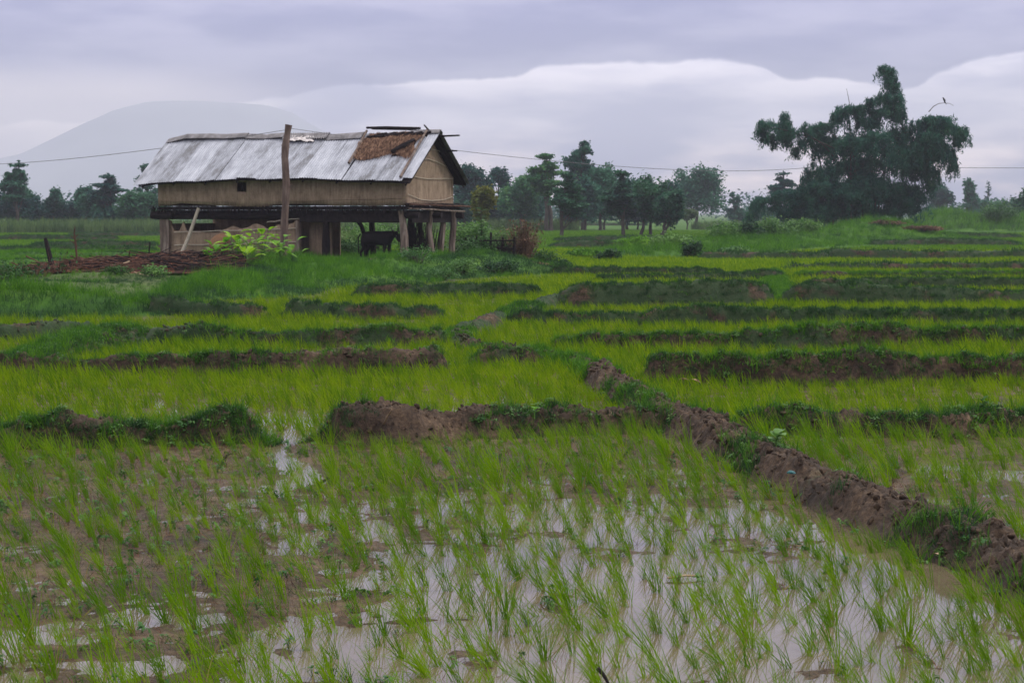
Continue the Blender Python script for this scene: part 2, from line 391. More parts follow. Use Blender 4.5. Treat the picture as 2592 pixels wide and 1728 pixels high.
def H(x, y):
    """height of the solid ground, without the bunds"""
    x = np.asarray(x, float); y = np.asarray(y, float)
    h = np.zeros(x.shape)
    m = (x > -40) & (x < 8) & (y > 28) & (y < 90)
    if m.any():
        s = sdf(x[m], y[m], YARD)
        hh = 0.40 * ss(s, -0.2, 3.6) * (1 + 0.25 * vn(x[m] * .35, y[m] * .35, 0, 3))
        # bank edges
        d, t = seg_dist(x[m], y[m], [(-34, 35.2), (-8.0, 36.3), P2(360, 790)])
        hh = np.maximum(hh, 0.50 * np.exp(-(d / 1.15) ** 2) * (1 - 0.6 * ss(t, .9, 1)) * (1 + .15 * vn(x[m] * .8, y[m] * .8, 0, 9)))
        d, t = seg_dist(x[m], y[m], [at(560, 700, 52)[:2], at(760, 700, 55)[:2], at(860, 700, 53)[:2]])
        hh = hh + 0.16 * np.exp(-(d / 2.8) ** 2)
        d, t = seg_dist(x[m], y[m], [at(1040, 700, 57.5)[:2], at(1180, 700, 60)[:2], at(1290, 700, 63)[:2]])
        hh = hh + 0.34 * np.exp(-(d / 1.8) ** 2)
        h[m] = hh
    m = (x > 2) & (x < 45) & (y > 78) & (y < 150)
    if m.any():
        d, t = seg_dist(x[m], y[m], BANK)
        hb = np.interp(t, np.linspace(0, 1, len(BANKH)), BANKH)
        h[m] = np.maximum(h[m], hb * np.exp(-(d / 3.4) ** 2) * (1 + .3 * vn(x[m] * .5, y[m] * .3, 0, 5)))
        c = at(2228, 560, 134)
        dd = np.hypot((x[m] - c.x) / 4.6, (y[m] - 134) / 6.0)
        h[m] = np.maximum(h[m], 1.55 * np.exp(-dd ** 2.4))
    m = (y > 150) & (y < 260) & (x > 30) & (x < 80)
    if m.any():
        for px, hh_, wd in ((2400, 2.0, 4.2), (2535, 1.6, 5.5), (2470, 1.0, 4)):
            c = at(px, 560, 205)
            dd = np.hypot((x[m] - c.x) / wd, (y[m] - 205) / 9.0)
            h[m] = np.maximum(h[m], hh_ * np.exp(-dd ** 3))
    return h
def mud(x, y):
    """paddy floor relative to the water level 0"""
    f = np.maximum((y - 12.7) / 1.6, (-0.75 - x - 0.10 * (y - 9)) / 0.9)
    b = 0.014 * np.tanh(f) - 0.002
    b = np.where(y > 16.5, -0.003 + 0.006 * ss(x, -2, -6), b)
    b = b - 0.030 * np.exp(-((x + 2.0 + 0.1 * (y - 16) + .12 * np.sin(y * 2.1)) / 0.17) ** 2) * ss(y, 12.5, 14.2) * (1 - ss(y, 19.5, 21.5))
    b = b - 0.016 * np.exp(-(((x + 2.5) / 1.1) ** 2 + ((y - 8.6) / 0.7) ** 2)) 
    b = b + 0.013 * fbm(x * 1.5, y * 0.9, 0, 1, 3) + 0.034 * fbm(x * 3.6, y * 3.2, 0, 2, 5, 0.62) + 0.006 * fbm(x * 17, y * 17, 0, 6, 2)
    return b
def HG(x, y):
    h = H(x, y); near = np.asarray(y) < 62
    r = np.where(h > 0.06, h, h)
    m = near & (h < 0.1)
    if np.any(m):
        xx = np.asarray(x, float)[m]; yy = np.asarray(y, float)[m]
        r = r.copy(); r[m] = mud(xx, yy) * (1 - ss(h[m], 0.01, 0.08)) + h[m]
    return r
t_in = np.arange(-0.315, 0.3151, 0.0016)
t_out = 0.315 + np.cumsum(0.004 * 1.085 ** np.arange(52))
T = np.concatenate([-t_out[::-1], t_in, t_out])
ys = [7.0]
while ys[-1] < 330: ys.append(ys[-1] + 0.0034 * (ys[-1] + 0.6))
while ys[-1] < 5800: ys.append(ys[-1] * 1.04)
yn = []; q = 7.0
while q > -120: q -= 0.25 + 0.12 * abs(7 - q); yn.append(q)
YS = np.array(yn[::-1] + ys)
XX = np.clip(T[None, :] * np.sqrt(YS[:, None] ** 2 + 400), -5500, 5500); YY = np.repeat(YS[:, None], len(T), 1)
ZZ = HG(XX.ravel(), YY.ravel())
ZZ = np.where(YY.ravel() < 6, -0.02, ZZ)
V = np.stack([XX.ravel(), YY.ravel(), ZZ], 1)
nr, nc = XX.shape
ii = (np.arange(nr - 1)[:, None] * nc + np.arange(nc - 1)[None, :]).ravel()
F = np.stack([ii, ii + 1, ii + nc + 1, ii + nc], 1)
gme = mesh_np('ground', V, F, M['ground'], True)
bare_l = ss(V[:, 1], 36.6, 37.6) * (1 - ss(V[:, 1], 50, 56)) * (1 - ss(V[:, 0], -8.8 - (V[:, 1] - 37) * .03, -8.0 - (V[:, 1] - 37) * .03)) * (V[:, 0] > -30)
veg = (1 - .35 * bare_l) * np.clip(ss(H(V[:, 0], V[:, 1]), 0.02, 0.10) + ss(V[:, 1], 45, 75) * 0.95, 0, 1)
a = gme.attributes.new('veg', 'FLOAT', 'POINT'); a.data.foreach_set('value', veg.astype(np.float32))
tag(link_ob('ground', gme), 'muddy paddy ground rising to grassy banks round the hut', 'ground', kind='structure')

wm = MB()
wm.grid(lambda u, v: (-60 + 120 * u, 3 + 60 * v, 0.0), 12, 6)
tag(wm.build('water', M['water']), 'still brown water standing in the rice paddies', 'water', kind='structure')

# ------------------------------------------------------------------ bunds
# each: list of (px, py of the foot line on the camera side, crest height in m, width in m)
BUNDS = []
def bund(label, pts, dirt=0.5, grass=0.5, taper=(0.3, 0.3)):
    """pts: (px, py_foot, height, width); the centre line lies half a width behind the foot"""
    W = []
    for (px, py, h, wd) in pts:
        g = gnd(px, py)
        h = h * .9 if g.y < 20 else h + .10; wd *= (.88 if g.y < 20 else .78)
        W.append((g.x, g.y + wd * 0.42, h, wd))
    BUNDS.append(dict(W=W, label=label, grass=grass, dirt=dirt, taper=taper))
def wbund(label, W, dirt=0.5, grass=0.5, taper=(0.3, 0.3)):
    BUNDS.append(dict(W=W, label=label, grass=grass, dirt=dirt, taper=taper))
bund('low mud bank with dark grass and a dirt heap, left of the water gap', [(-420, 1135, .20, .6), (0, 1137, .17, .6), (140, 1137, .26, .6), (260, 1135, .20, .6), (440, 1133, .18, .55), (520, 1132, .25, .6), (590, 1130, .26, .6), (640, 1131, .19, .5), (690, 1131, .10, .4)], .6, .66, taper=(0.1, .35))
bund('lumpy brown mud bank right of the water gap', [(772, 1122, .10, .4), (840, 1126, .27, .6), (920, 1128, .33, .7), (1010, 1127, .33, .7), (1060, 1121, .25, .6), (1160, 1114, .22, .6), (1240, 1108, .25, .6), (1320, 1104, .23, .6), (1480, 1099, .22, .6), (1620, 1096, .20, .6), (1700, 1092, .17, .6)], .75, .35, taper=(.35, .1))
wbund('long diagonal brown mud bank cutting across the fields to the lower right corner',
      [(*at(1432, 700, 41.0)[:2], .22, .7), (*P2(1330, 795), 0.171, 0.605), (*P2(1235, 828), 0.157, 0.605), (*P2(1165, 858), 0.129, 0.529), (*P2(1205, 885), 0.100, 0.454), (*P2(1330, 905), 0.114, 0.454), (*P2(1470, 938), 0.143, 0.454), (*P2(1545, 985), 0.165, 0.491),
       (*P2(1630, 1040), 0.171, 0.529), (*P2(1740, 1092), 0.178, 0.567), (*P2(1860, 1152), 0.186, 0.590), (*P2(2010, 1222), 0.171, 0.590), (*P2(2210, 1310), 0.171, 0.590), (*P2(2400, 1385), 0.171, 0.605), (*P2(2592, 1462), 0.171, 0.620), (*P2(2900, 1590), 0.200, 0.680), (*P2(3500, 1850), 0.200, 0.680)], .9, .36, taper=(.1, .1))
bund('brown mud bank right of the diagonal bank, nearest on the right', [(1850, 1092, .15, .5), (1960, 1098, .20, .6), (2120, 1106, .21, .6), (2300, 1112, .20, .6), (2460, 1112, .22, .6), (2592, 1104, .20, .6), (3000, 1104, .2, .6)], .6, .6, taper=(.15, .1))
bund('thin brown mud bank behind the second paddy on the left', [(-320, 950, .12, .5), (0, 950, .12, .5), (240, 951, .10, .5), (430, 952, .11, .5), (560, 952, .15, .5), (760, 951, .18, .5), (980, 949, .18, .55), (1060, 946, .18, .5), (1110, 942, .19, .5), (1150, 940, .10, .4)], .65, .45, taper=(.1, .3))
bund('short mud bank between the thin bank and the diagonal bank', [(1172, 934, .10, .4), (1230, 932, .13, .5), (1320, 930, .12, .5), (1400, 928, .1, .4)], .6, .5)
bund('dark weedy mud bank second from the near right', [(1630, 966, .12, .4), (1680, 972, .24, .5), (1740, 974, .18, .5), (1850, 977, .19, .5), (2060, 977, .22, .55), (2210, 974, .23, .55), (2400, 970, .19, .5), (2592, 968, .19, .5), (3000, 966, .19, .5)], .5, .8, taper=(.25, .1))
bund('long mud bank with a brown crest in the middle left', [(345, 882, .26, .6), (400, 880, .22, .6), (560, 881, .18, .5), (720, 881, .12, .5), (860, 879, .14, .5), (990, 878, .18, .55), (1060, 876, .10, .5), (1140, 870, .08, .5)], .5, .6)
wbund('weedy green bank curving towards the left edge', [(*P2(350, 868), .28, .9), (*P2(250, 882), .26, 1.0), (*P2(160, 905), .22, .95), (*P2(60, 928), .16, .8), (*P2(-60, 940), .14, .7)], .25, .95, taper=(.1, .1))
bund('brown mud bank at the far left edge', [(-250, 868, .13, .5), (0, 868, .13, .5), (110, 862, .17, .55), (200, 856, .12, .5), (250, 852, .06, .4)], .8, .3)
bund('dark grassy bank third from the near right', [(1391, 885, .08, .4), (1500, 890, .13, .5), (1624, 893, .16, .5), (1845, 894, .17, .5), (2066, 889, .2, .5), (2150, 886, .24, .55), (2342, 882, .19, .5), (2592, 879, .16, .5), (2950, 876, .16, .5)], .35, .8, taper=(.2, .1))
bund('dark mud bank with a gap beside it below the hut mound', [(376, 806, .20, .6), (500, 808, .18, .5), (600, 811, .17, .5), (663, 811, .12, .5), (690, 811, .04, .4)], .5, .6, taper=(.1, .2))
bund('mud bank starting with a small dirt heap in the middle', [(700, 808, .10, .4), (735, 808, .25, .6), (790, 810, .18, .5), (900, 811, .16, .5), (1020, 810, .13, .5), (1139, 808, .06, .4)], .5, .65, taper=(.3, .3))
bund('dark grassy bank fourth from the near right', [(1280, 822, .10, .5), (1420, 827, .13, .5), (1624, 829, .16, .55), (1762, 828, .24, .6), (2000, 827, .2, .55), (2300, 826, .18, .55), (2592, 823, .15, .5), (2900, 822, .15, .5)], .3, .85, taper=(.2, .1))
bund('dark grassy bank at the foot of the hut mound', [(885, 756, .08, .4), (930, 757, .2, .6), (1100, 757, .22, .6), (1292, 754, .2, .6), (1385, 753, .1, .5)], .2, .95)
bund('tall dark earth bank in the middle of the right half', [(1415, 780, .2, .6), (1480, 782, .36, .8), (1679, 780, .40, .8), (1800, 778, .40, .8), (1900, 776, .42, .8), (1955, 772, .12, .5)], .65, .55, taper=(.1, .12))
bund('tall dark earth bank running to the right edge', [(1983, 772, .12, .5), (2030, 775, .30, .7), (2121, 776, .36, .8), (2350, 776, .28, .8), (2592, 774, .2, .7), (2850, 773, .2, .7)], .7, .5, taper=(.15, .1))
bund('thin grassy bank above the tall bank', [(1500, 713, .08, .5), (1700, 714, .1, .5), (1933, 711, .16, .6), (1980, 708, .1, .5)], .2, .9)
bund('thin dark bank behind the tall bank at the right edge', [(2030, 732, .10, .5), (2150, 734, .16, .6), (2592, 735, .18, .6), (2850, 735, .18, .6)], .5, .7, taper=(.2, .1))
bund('dark green bank right of the straw heap', [(1391, 697, .16, .6), (1600, 700, .15, .6), (1845, 700, .12, .6)], .1, 1.0)
wbund('pale grassy link bank between two paddies', [(*P2(1975, 772), .05, .8), (*P2(1968, 740), .08, 1.0), (*P2(1960, 712), .08, 1.0), (*P2(1945, 690), .08, 1.0)], .15, 1.0)
bund('thin dark bank beyond the link bank', [(2000, 706, .1, .5), (2150, 706, .12, .5), (2592, 706, .12, .5), (2850, 706, .12, .5)], .4, .8)
bund('thin brown bank near the far right', [(1994, 685, .2, .8), (2060, 685, .12, .6), (2592, 686, .16, .7), (2850, 686, .16, .7)], .6, .5)
bund('long thin brown bank before the bamboo', [(1765, 657, .18, .8), (1900, 658, .2, .8), (2066, 658, .18, .8), (2100, 655, .2, .8), (2132, 657, .3, .9), (2350, 658, .25, .8), (2592, 657, .24, .8), (2850, 657, .24, .8)], .7, .4)
for lab, a_, y_ in (('thin dark bank left of the hut, nearest', ((-150, 400), ), 641), ('thin dark bank left of the hut, middle', ((80, 400), ), 625), ('thin dark bank left of the hut, far', ((-150, 300), ), 608), ('thin dark bank left of the hut, farthest', ((170, 440), ), 598)):
    x0, x1 = a_[0]
    bund(lab, [(x0, y_, .1, .8), ((x0 + x1) / 2, y_ + 1, .25, 1.0), (x1, y_, .15, .8)], .3, .7)
for lab, x0, x1, y_ in (('low grassy bank in the far field beyond the dry bush', 1390, 1600, 627), ('low green bank in the far middle field', 1400, 1760, 612), ('low green bank in front of the far trees', 1360, 1640, 571), ('low bank in the far right field', 2290, 2592, 603), ('thin bank crossing the far right field', 2200, 2592, 622)):
    bund(lab, [(x0, y_, .1, 1.0), ((x0 + x1) / 2, y_, .3, 1.2), (x1, y_, .12, 1.0)], .2, .6)

def interp_poly(W, step):
    P = [np.array(p, float) for p in W]; out = []
    # Catmull-Rom
    for i in range(len(P) - 1):
        p0 = P[max(i - 1, 0)]; p1 = P[i]; p2 = P[i + 1]; p3 = P[min(i + 2, len(P) - 1)]
        L = np.linalg.norm(p2[:2] - p1[:2]); n = max(2, int(L / step))
        for k in range(n):
            t = k / n
            out.append(0.5 * ((2 * p1) + (-p0 + p2) * t + (2 * p0 - 5 * p1 + 4 * p2 - p3) * t * t + (-p0 + 3 * p1 - 3 * p2 + p3) * t ** 3))
    out.append(P[-1]); return np.array(out)
BPTS = []; bund_grass_pts = []; clod_pts = []
for bi, B in enumerate(BUNDS):
    W = B['W']; ym = min(p[1] for p in W)
    step = 0.02 if ym < 18 else (0.035 if ym < 30 else (0.06 if ym < 50 else 0.12))
    C = interp_poly(W, step); n = len(C)
    ns = 44 if ym < 18 else (30 if ym < 30 else 16)
    tan = np.gradient(C[:, :2], axis=0); tan /= np.linalg.norm(tan, axis=1)[:, None] + 1e-9
    # smooth the tangents
    ker = np.ones(9) / 9
    if n > 12: tan = np.stack([np.convolve(np.pad(tan[:, q], 4, 'edge'), ker, 'valid') for q in (0, 1)], 1)
    nor = np.stack([-tan[:, 1], tan[:, 0]], 1)
    s = np.linspace(-1.35, 1.35, ns + 1)
    seg = np.r_[0, np.cumsum(np.linalg.norm(np.diff(C[:, :2], axis=0), axis=1))]; Lt = seg[-1]
    tp = ss(seg, 0, B['taper'][0] + 1e-3) * (1 - ss(seg, Lt - B['taper'][1] - 1e-3, Lt))
    wv = 1 + .22 * fbm(seg * 1.4, seg * 0 + bi, 0, 5)
    hw = (C[:, 3] / 2 * wv)[:, None]
    X = C[:, 0:1] + nor[:, 0:1] * s * hw; Y = C[:, 1:2] + nor[:, 1:2] * s * hw
    prof = 1 - ss(np.abs(s), 0.42, 1.12); prof = prof[None, :] * (1 + 0.10 * np.cos(s * 3)[None, :])
    hv = (1 + .14 * fbm(seg * 2.2, seg * 0 + bi * 3, 0, 7, 3))
    hgt = (C[:, 2] * tp * hv)[:, None]
    Z = hgt * prof
    rough = min(1, 0.10 / step * .35 + .5)
    nz1 = fbm(X * 5, Y * 5, Z * 5, 21, 5, 0.62)
    nz2 = 1 - np.abs(fbm(X * 11, Y * 11, Z * 9, 41, 3, 0.5)) * 2.2
    fall = np.clip(prof * 1.4, 0, 1) * tp[:, None]
    nz3 = fbm(X * 26, Y * 26, Z * 20, 47, 2, .6); nzl = fbm(X * 2.3, Y * 2.3, 0.0, 48, 2)
    Z = Z + (nz1 * 0.11 + (nz2 - .6) * 0.055 + nz3 * .022 + nzl * .03) * fall * rough
    X = X + fbm(X * 7, Y * 7, 3.3, 61, 3) * 0.05 * fall; Y = Y + fbm(X * 7, Y * 7, 8.3, 71, 3) * 0.05 * fall
    g0 = H(X, Y); Z = Z + g0 - 0.03 * (np.abs(s)[None, :] > 1.1)
    Z[:, 0] -= 0.05; Z[:, -1] -= 0.05
    V = np.stack([X.ravel(), Y.ravel(), Z.ravel()], 1); m1 = ns + 1
    ii = (np.arange(n - 1)[:, None] * m1 + np.arange(ns)[None, :]).ravel()
    F = np.stack([ii, ii + m1, ii + m1 + 1, ii + 1], 1)[:, ::-1]
    o = link_ob('earth_bund', mesh_np('earth_bund', V, F, M['soil'], True))
    tag(o, B['label'], 'mud bank', 'mud banks between the paddies', 'structure')
    BPTS.append((C, B))
    if ym < 30:
        cc = int(Lt * (150 if ym < 18 else 60) * (.35 + B['dirt'])); a_i = rng.integers(0, n, cc); b_i = np.clip((ns * (0.5 + rng.normal(0, .20, cc))).astype(int), 1, ns - 1)
        kk = Y[a_i, b_i] < 30; clod_pts.append(np.stack([X[a_i, b_i], Y[a_i, b_i], Z[a_i, b_i]], 1)[kk])
    # candidate points for grass on the bund
    dens = {0: 2000, 1: 1300, 2: 500, 3: 110}[0 if ym < 18 else 1 if ym < 30 else 2 if ym < 60 else 3]
    area = Lt * float(C[:, 3].mean()); cnt = int(area * dens * (0.25 + B['grass']))
    a_i = rng.integers(0, n, cnt); b_i = np.clip((ns * (0.5 + rng.normal(0, .27, cnt))).astype(int), 2, ns - 2)
    gx, gy, gz = X[a_i, b_i], Y[a_i, b_i], Z[a_i, b_i]
    facing = nor[a_i, 1] * s[b_i]      # < 0 : the side towards the camera
    nn = fbm(gx * 1.3, gy * 1.3, 0, (91 if 'diagonal brown' not in B['label'] else 217) + bi, 3)
    keep = nn + (B['grass'] - 0.55 + (.55 if ym > 30 else (.30 if ym > 20 else .10))) * 1.1 - 0.25 * B['dirt'] * (np.abs(s[b_i]) < 0.45) - 0.12 * facing > -0.02
    br_ = np.full(cnt, 1.0 if 'link' in B['label'] else 0.0)
    if 'diagonal brown' in B['label']: br_ = ((gy > 21) & (rng.random(cnt) < .55)) * 1.0
    bund_grass_pts.append(np.stack([gx, gy, gz, np.full(cnt, ym) if 'diagonal brown' not in B['label'] else gy, br_], 1)[keep])
ALLC = np.concatenate([np.c_[C[::4, :2], C[::4, 3] / 2] for C, B in BPTS])
def on_bund(x, y, extra=0.0):
    """true where a bund stands"""
    r = np.zeros(len(x), bool)
    order = np.argsort(ALLC[:, 1]); AC = ALLC[order]
    oy = np.argsort(y)
    # bucket by y
    for i0 in range(0, len(x), 4000):
        idx = oy[i0:i0 + 4000]; ya, yb = y[idx].min() - 1, y[idx].max() + 1
        j0, j1 = np.searchsorted(AC[:, 1], [ya, yb]); S = AC[j0:j1]
        if len(S) == 0: continue
        for k0 in range(0, len(S), 600):
            Sk = S[k0:k0 + 600]
            d = np.hypot(x[idx][:, None] - Sk[None, :, 0], y[idx][:, None] - Sk[None, :, 1]) - Sk[None, :, 2]
            r[idx] |= (d < extra).any(1)
    return r

# ------------------------------------------------------------------ blades and tufts
def blades(n, h, spread, lean, width, seed, nseg=4, droop=0.5, base_r=0.02, hvar=0.3, mat=None, name='blades', side=None, straw=0.0):
    """a clump of ribbon blades; lean = (x, y) bend of the whole clump"""
    r = np.random.default_rng(seed); V = []; F = []; MI = []
    for b in range(n):
        ph = r.uniform(0, 2 * math.pi); L = h * (1 - hvar * r.random())
        ox, oy = r.normal(0, base_r, 2)
        dead = r.random() < straw
        til = abs(r.normal(0, spread)) + (.5 if dead else 0); dx, dy = math.cos(ph) * til + lean[0] * r.uniform(.6, 1.3), math.sin(ph) * til + lean[1]
        dr = droop * r.uniform(.2, 1.3) + (.5 if dead else 0); MI.append(dead)
        if dead: L *= .75
        wa = r.uniform(-.9, .9) if side is None else side
        wx, wy = math.cos(wa), math.sin(wa)
        p = np.array([ox, oy, -0.02]); b0 = len(V)
        for k in range(nseg + 1):
            t = k / nseg
            wd = width * (0.55 + 0.45 * math.sin(min(1, t * 2) * math.pi / 2)) * (1 - t ** 2.2) + 0.0004
            V.append((p[0] - wx * wd / 2, p[1] - wy * wd / 2, p[2])); V.append((p[0] + wx * wd / 2, p[1] + wy * wd / 2, p[2]))
            bend = t * dr
            d = np.array([dx * (1 + 1.6 * bend), dy * (1 + 1.6 * bend), 1.0 - bend * 0.9]); d /= np.linalg.norm(d)
            p = p + d * L / nseg
        for k in range(nseg):
            q = b0 + 2 * k; F.append((q, q + 1, q + 3, q + 2))
    me = mesh_np(name, np.array(V), np.array(F), mat)
    if straw:
        me.materials.append(M['straw']); me.polygons.foreach_set('material_index', np.repeat(np.array(MI, dtype=np.int32), nseg))
    return me
LEAN = (-0.42, 0.03)
rice_near = [blades(r_, .27 + .05 * (i % 4), .24, (LEAN[0] * (0.6 + .16 * (i % 5)), LEAN[1]), .0048, 100 + i, 5, .6, .016, .55, M['rice'], 'rice_clump', straw=.10) for i, r_ in enumerate([13, 18, 22, 28, 9, 20, 32, 12, 16, 25, 8, 24])]
rice_mid = [blades(12 + i % 3, .27, .26, (LEAN[0] * (.6 + .1 * i), 0), .010, 200 + i, 3, .55, .03, .4, M['rice_far'], 'rice_mid', straw=.06) for i in range(6)]
rice_far = [blades(16, .24, .34, (LEAN[0] * .8, 0), .020, 300 + i, 2, .5, .16, .4, M['rice_far'], 'rice_far') for i in range(5)]
rice_vfar = [blades(18, .24, .35, (-.2, 0), .055, 350 + i, 2, .5, .38, .4, M['rice_dull'], 'rice_vfar') for i in range(5)]
grass_near = [blades(14, .11, .55, (0, 0), .0045, 400 + i, 3, .9, .03, .6, M['grass_dark'], 'grass_near') for i in range(6)]
grass_long = [blades(10, .24, .4, (-.15, 0), .005, 430 + i, 4, .9, .025, .5, M['grass'], 'grass_long') for i in range(3)]
grass_mid = [blades(16, .15, .6, (0, 0), .010, 450 + i, 2, .9, .06, .6, M['grass_dark'], 'grass_mid') for i in range(5)]
grass_pale = [blades(16, .14, .6, (0, 0), .012, 470 + i, 2, .8, .07, .6, M['grass'], 'grass_pale') for i in range(3)]
grass_far = [blades(18, .20, .6, (0, 0), .030, 480 + i, 2, .8, .16, .6, M['grass_dark'], 'grass_far') for i in range(5)]
bank_grass = [blades(26, .34 + .05 * i, .38, (-.06, -.05), .013, 500 + i, 3, 1.0, .10, .55, M['grass'], 'bank_grass') for i in range(5)]
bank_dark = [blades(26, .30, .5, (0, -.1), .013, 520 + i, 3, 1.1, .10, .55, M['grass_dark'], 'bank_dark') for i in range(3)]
cane = [blades(15, 1.75, .16, (-.03, 0), .085, 540 + i, 4, 1.1, .22, .5, M['cane'], 'cane_clump') for i in range(6)]
def weed_mesh(seed, n=9, size=.035, h=.09, mat=None, name='weed'):
    r = np.random.default_rng(seed); V = []; F = []
    for i in range(n):
        a = r.uniform(0, 6.28); rr = r.uniform(.01, h * .8); z = r.uniform(.25, 1) * h
        c = np.array([math.cos(a) * rr, math.sin(a) * rr, z]); d = np.array([math.cos(a), math.sin(a), r.uniform(-.5, .4)]); d /= np.linalg.norm(d)
        sd_ = np.cross(d, [0, 0, 1]); sd_ /= np.linalg.norm(sd_); s_ = size * r.uniform(.6, 1.3)
        b = len(V)
        V += [c - d * s_ * .6, c + sd_ * s_ * .38, c + d * s_ * .8, c - sd_ * s_ * .38]
        F.append((b, b + 1, b + 2, b + 3))
        V += [(0, 0, -.01), (0.002, 0, -.01), c - d * s_ * .58 + sd_ * .001, c - d * s_ * .58 - sd_ * .001]
        F.append((b + 4, b + 5, b + 6, b + 7))
    return mesh_np(name, np.array(V), np.array(F), mat)
weeds = [weed_mesh(600 + i, 14, .022, .06, M['weed']) for i in range(5)]

def scatter(name, pts, rot, scl, idx, protos, label, cat):
    me = bpy.data.meshes.new(name + '_points')
    me.vertices.add(len(pts)); me.vertices.foreach_set('co', np.ascontiguousarray(pts, dtype=np.float32).ravel())
    a = me.attributes.new('rot', 'FLOAT_VECTOR', 'POINT'); a.data.foreach_set('vector', np.ascontiguousarray(rot, dtype=np.float32).ravel())
    a = me.attributes.new('scl', 'FLOAT', 'POINT'); a.data.foreach_set('value', np.ascontiguousarray(scl, dtype=np.float32))
    a = me.attributes.new('idx', 'INT', 'POINT'); a.data.foreach_set('value', np.ascontiguousarray(idx, dtype=np.int32))
    pc = bpy.data.collections.new(name + '_shapes')
    for i, p in enumerate(protos):
        po = bpy.data.objects.new('shape_%02d_%s' % (i, name), p); pc.objects.link(po)
    ng = bpy.data.node_groups.new(name, 'GeometryNodeTree')
    ng.interface.new_socket('Geometry', in_out='INPUT', socket_type='NodeSocketGeometry')
    ng.interface.new_socket('Geometry', in_out='OUTPUT', socket_type='NodeSocketGeometry')
    gi = ng.nodes.new('NodeGroupInput'); go = ng.nodes.new('NodeGroupOutput')
    ci = ng.nodes.new('GeometryNodeCollectionInfo'); ci.inputs['Collection'].default_value = pc
    ci.inputs['Separate Children'].default_value = True; ci.inputs['Reset Children'].default_value = True
    ip = ng.nodes.new('GeometryNodeInstanceOnPoints'); ip.inputs['Pick Instance'].default_value = True
    def na(nm, ty):
        q = ng.nodes.new('GeometryNodeInputNamedAttribute'); q.data_type = ty; q.inputs[0].default_value = nm; return q.outputs[0]
    er = ng.nodes.new('FunctionNodeEulerToRotation')
    L = ng.links.new
    L(gi.outputs[0], ip.inputs['Points']); L(ci.outputs[0], ip.inputs['Instance'])
    L(na('idx', 'INT'), ip.inputs['Instance Index']); L(na('rot', 'FLOAT_VECTOR'), er.inputs[0]); L(er.outputs[0], ip.inputs['Rotation'])
    L(na('scl', 'FLOAT'), ip.inputs['Scale']); L(ip.outputs[0], go.inputs[0])
    o = link_ob(name, me)
    md = o.modifiers.new('scatter', 'NODES'); md.node_group = ng
    tag(o, label, cat, kind='stuff')
    return o
def rots(n, tilt, yaw=math.pi):
    return np.stack([rng.normal(0, tilt, n), rng.normal(0, tilt, n), rng.uniform(-yaw, yaw, n)], 1)

# rice: jittered planting grid
def jgrid(y0, y1, sx_, sy_, half=0.36, jit=.45, pad=2.0):
    out = []
    y = y0
    while y < y1:
        hw = half * y + pad; n = int(2 * hw / sx_); row = np.arange(n) * sx_ - hw
        out.append(np.stack([row + rng.uniform(-jit, jit, n) * sx_ + .3 * math.sin(y * 3.1), y + rng.uniform(-jit, jit, n) * sy_], 1))
        y += sy_
    return np.concatenate(out)
def rice_ok(P, ex=0.0):
    k = (H(P[:, 0], P[:, 1]) < 0.03) & ~on_bund(P[:, 0], P[:, 1], ex)
    ch = (np.abs(P[:, 0] + 2.0 + .1 * (P[:, 1] - 16)) < .12) & (P[:, 1] > 14.6) & (P[:, 1] < 16.8)
    return k & ~ch
G = jgrid(7.0, 17.2, .16, .215, .34)
G = G[rice_ok(G, 0.06)]
G = G[rng.random(len(G)) < 0.93]
px_ = 1296 + FPX * G[:, 0] / G[:, 1]
vis = (np.abs(px_ - 1296) < 1340) & (G[:, 1] > 7.75)
ordr = np.argsort(np.where(vis, G[:, 1], 1e6))
ind, rest = ordr[:300], ordr[300:]
gz = np.maximum(mud(G[:, 0], G[:, 1]), -.012)
first = {}
for q in ind:
    x, y = float(G[q, 0]), float(G[q, 1])
    right_of = x > 1.0 and on_bund(np.array([x]), np.array([y]), 0.0)[0]
    k = random.randrange(len(rice_near))
    if k not in first:
        o = link_ob('rice_plant', rice_near[k]); first[k] = o
    else:
        o = first[k].copy(); COL.objects.link(o)
    o.location = (x, y, float(gz[q])); o.rotation_euler = (random.gauss(0, .10), random.gauss(0, .12), random.uniform(-.6, .6))
    s_ = random.uniform(.62, 1.06); o.scale = (s_, s_, s_ * random.uniform(.85, 1.1))
    if -0.75 - x - 0.10 * (y - 9) > 0.0 and gz[q] > 0:
        tag(o, 'leaning green rice clump rooted in the bare brown mud, lower left', 'rice plant', 'rice clumps on the bare mud')
    elif gz[q] > 0:
        tag(o, 'thin green rice clump on a low mud patch in the nearest paddy', 'rice plant', 'rice clumps on low mud patches')
    else:
        tag(o, 'leaning green rice clump standing in the still water of the nearest paddy', 'rice plant', 'rice clumps in the near water')
rx, ry = [], []
pts, rt, sc_, ix = [], [], [], []
protos = rice_near + rice_mid + rice_far + rice_vfar
def addr(P, z, tilt, yaw, smin, smax, i0, n):
    m = len(P); pts.append(np.c_[P, z]); rt.append(rots(m, tilt, yaw)); sc_.append(rng.uniform(smin, smax, m) * (1 + .40 * fbm(P[:, 0] * .45, P[:, 1] * .30, 0, 79, 3))); ix.append(rng.integers(i0, i0 + n, m))
addr(G[rest], gz[rest], .11, .6, .58, 1.0, 0, 12)
G2 = jgrid(17.2, 24.5, .135, .17, .34); G2 = G2[rice_ok(G2)]
G2 = G2[fbm(G2[:, 0] * .5, G2[:, 1] * .5, 0, 77, 2) + rng.random(len(G2)) * 1.2 > 0.08]
addr(G2, np.maximum(mud(G2[:, 0], G2[:, 1]), -.012), .1, .7, .7, 1.05, 12, 6)
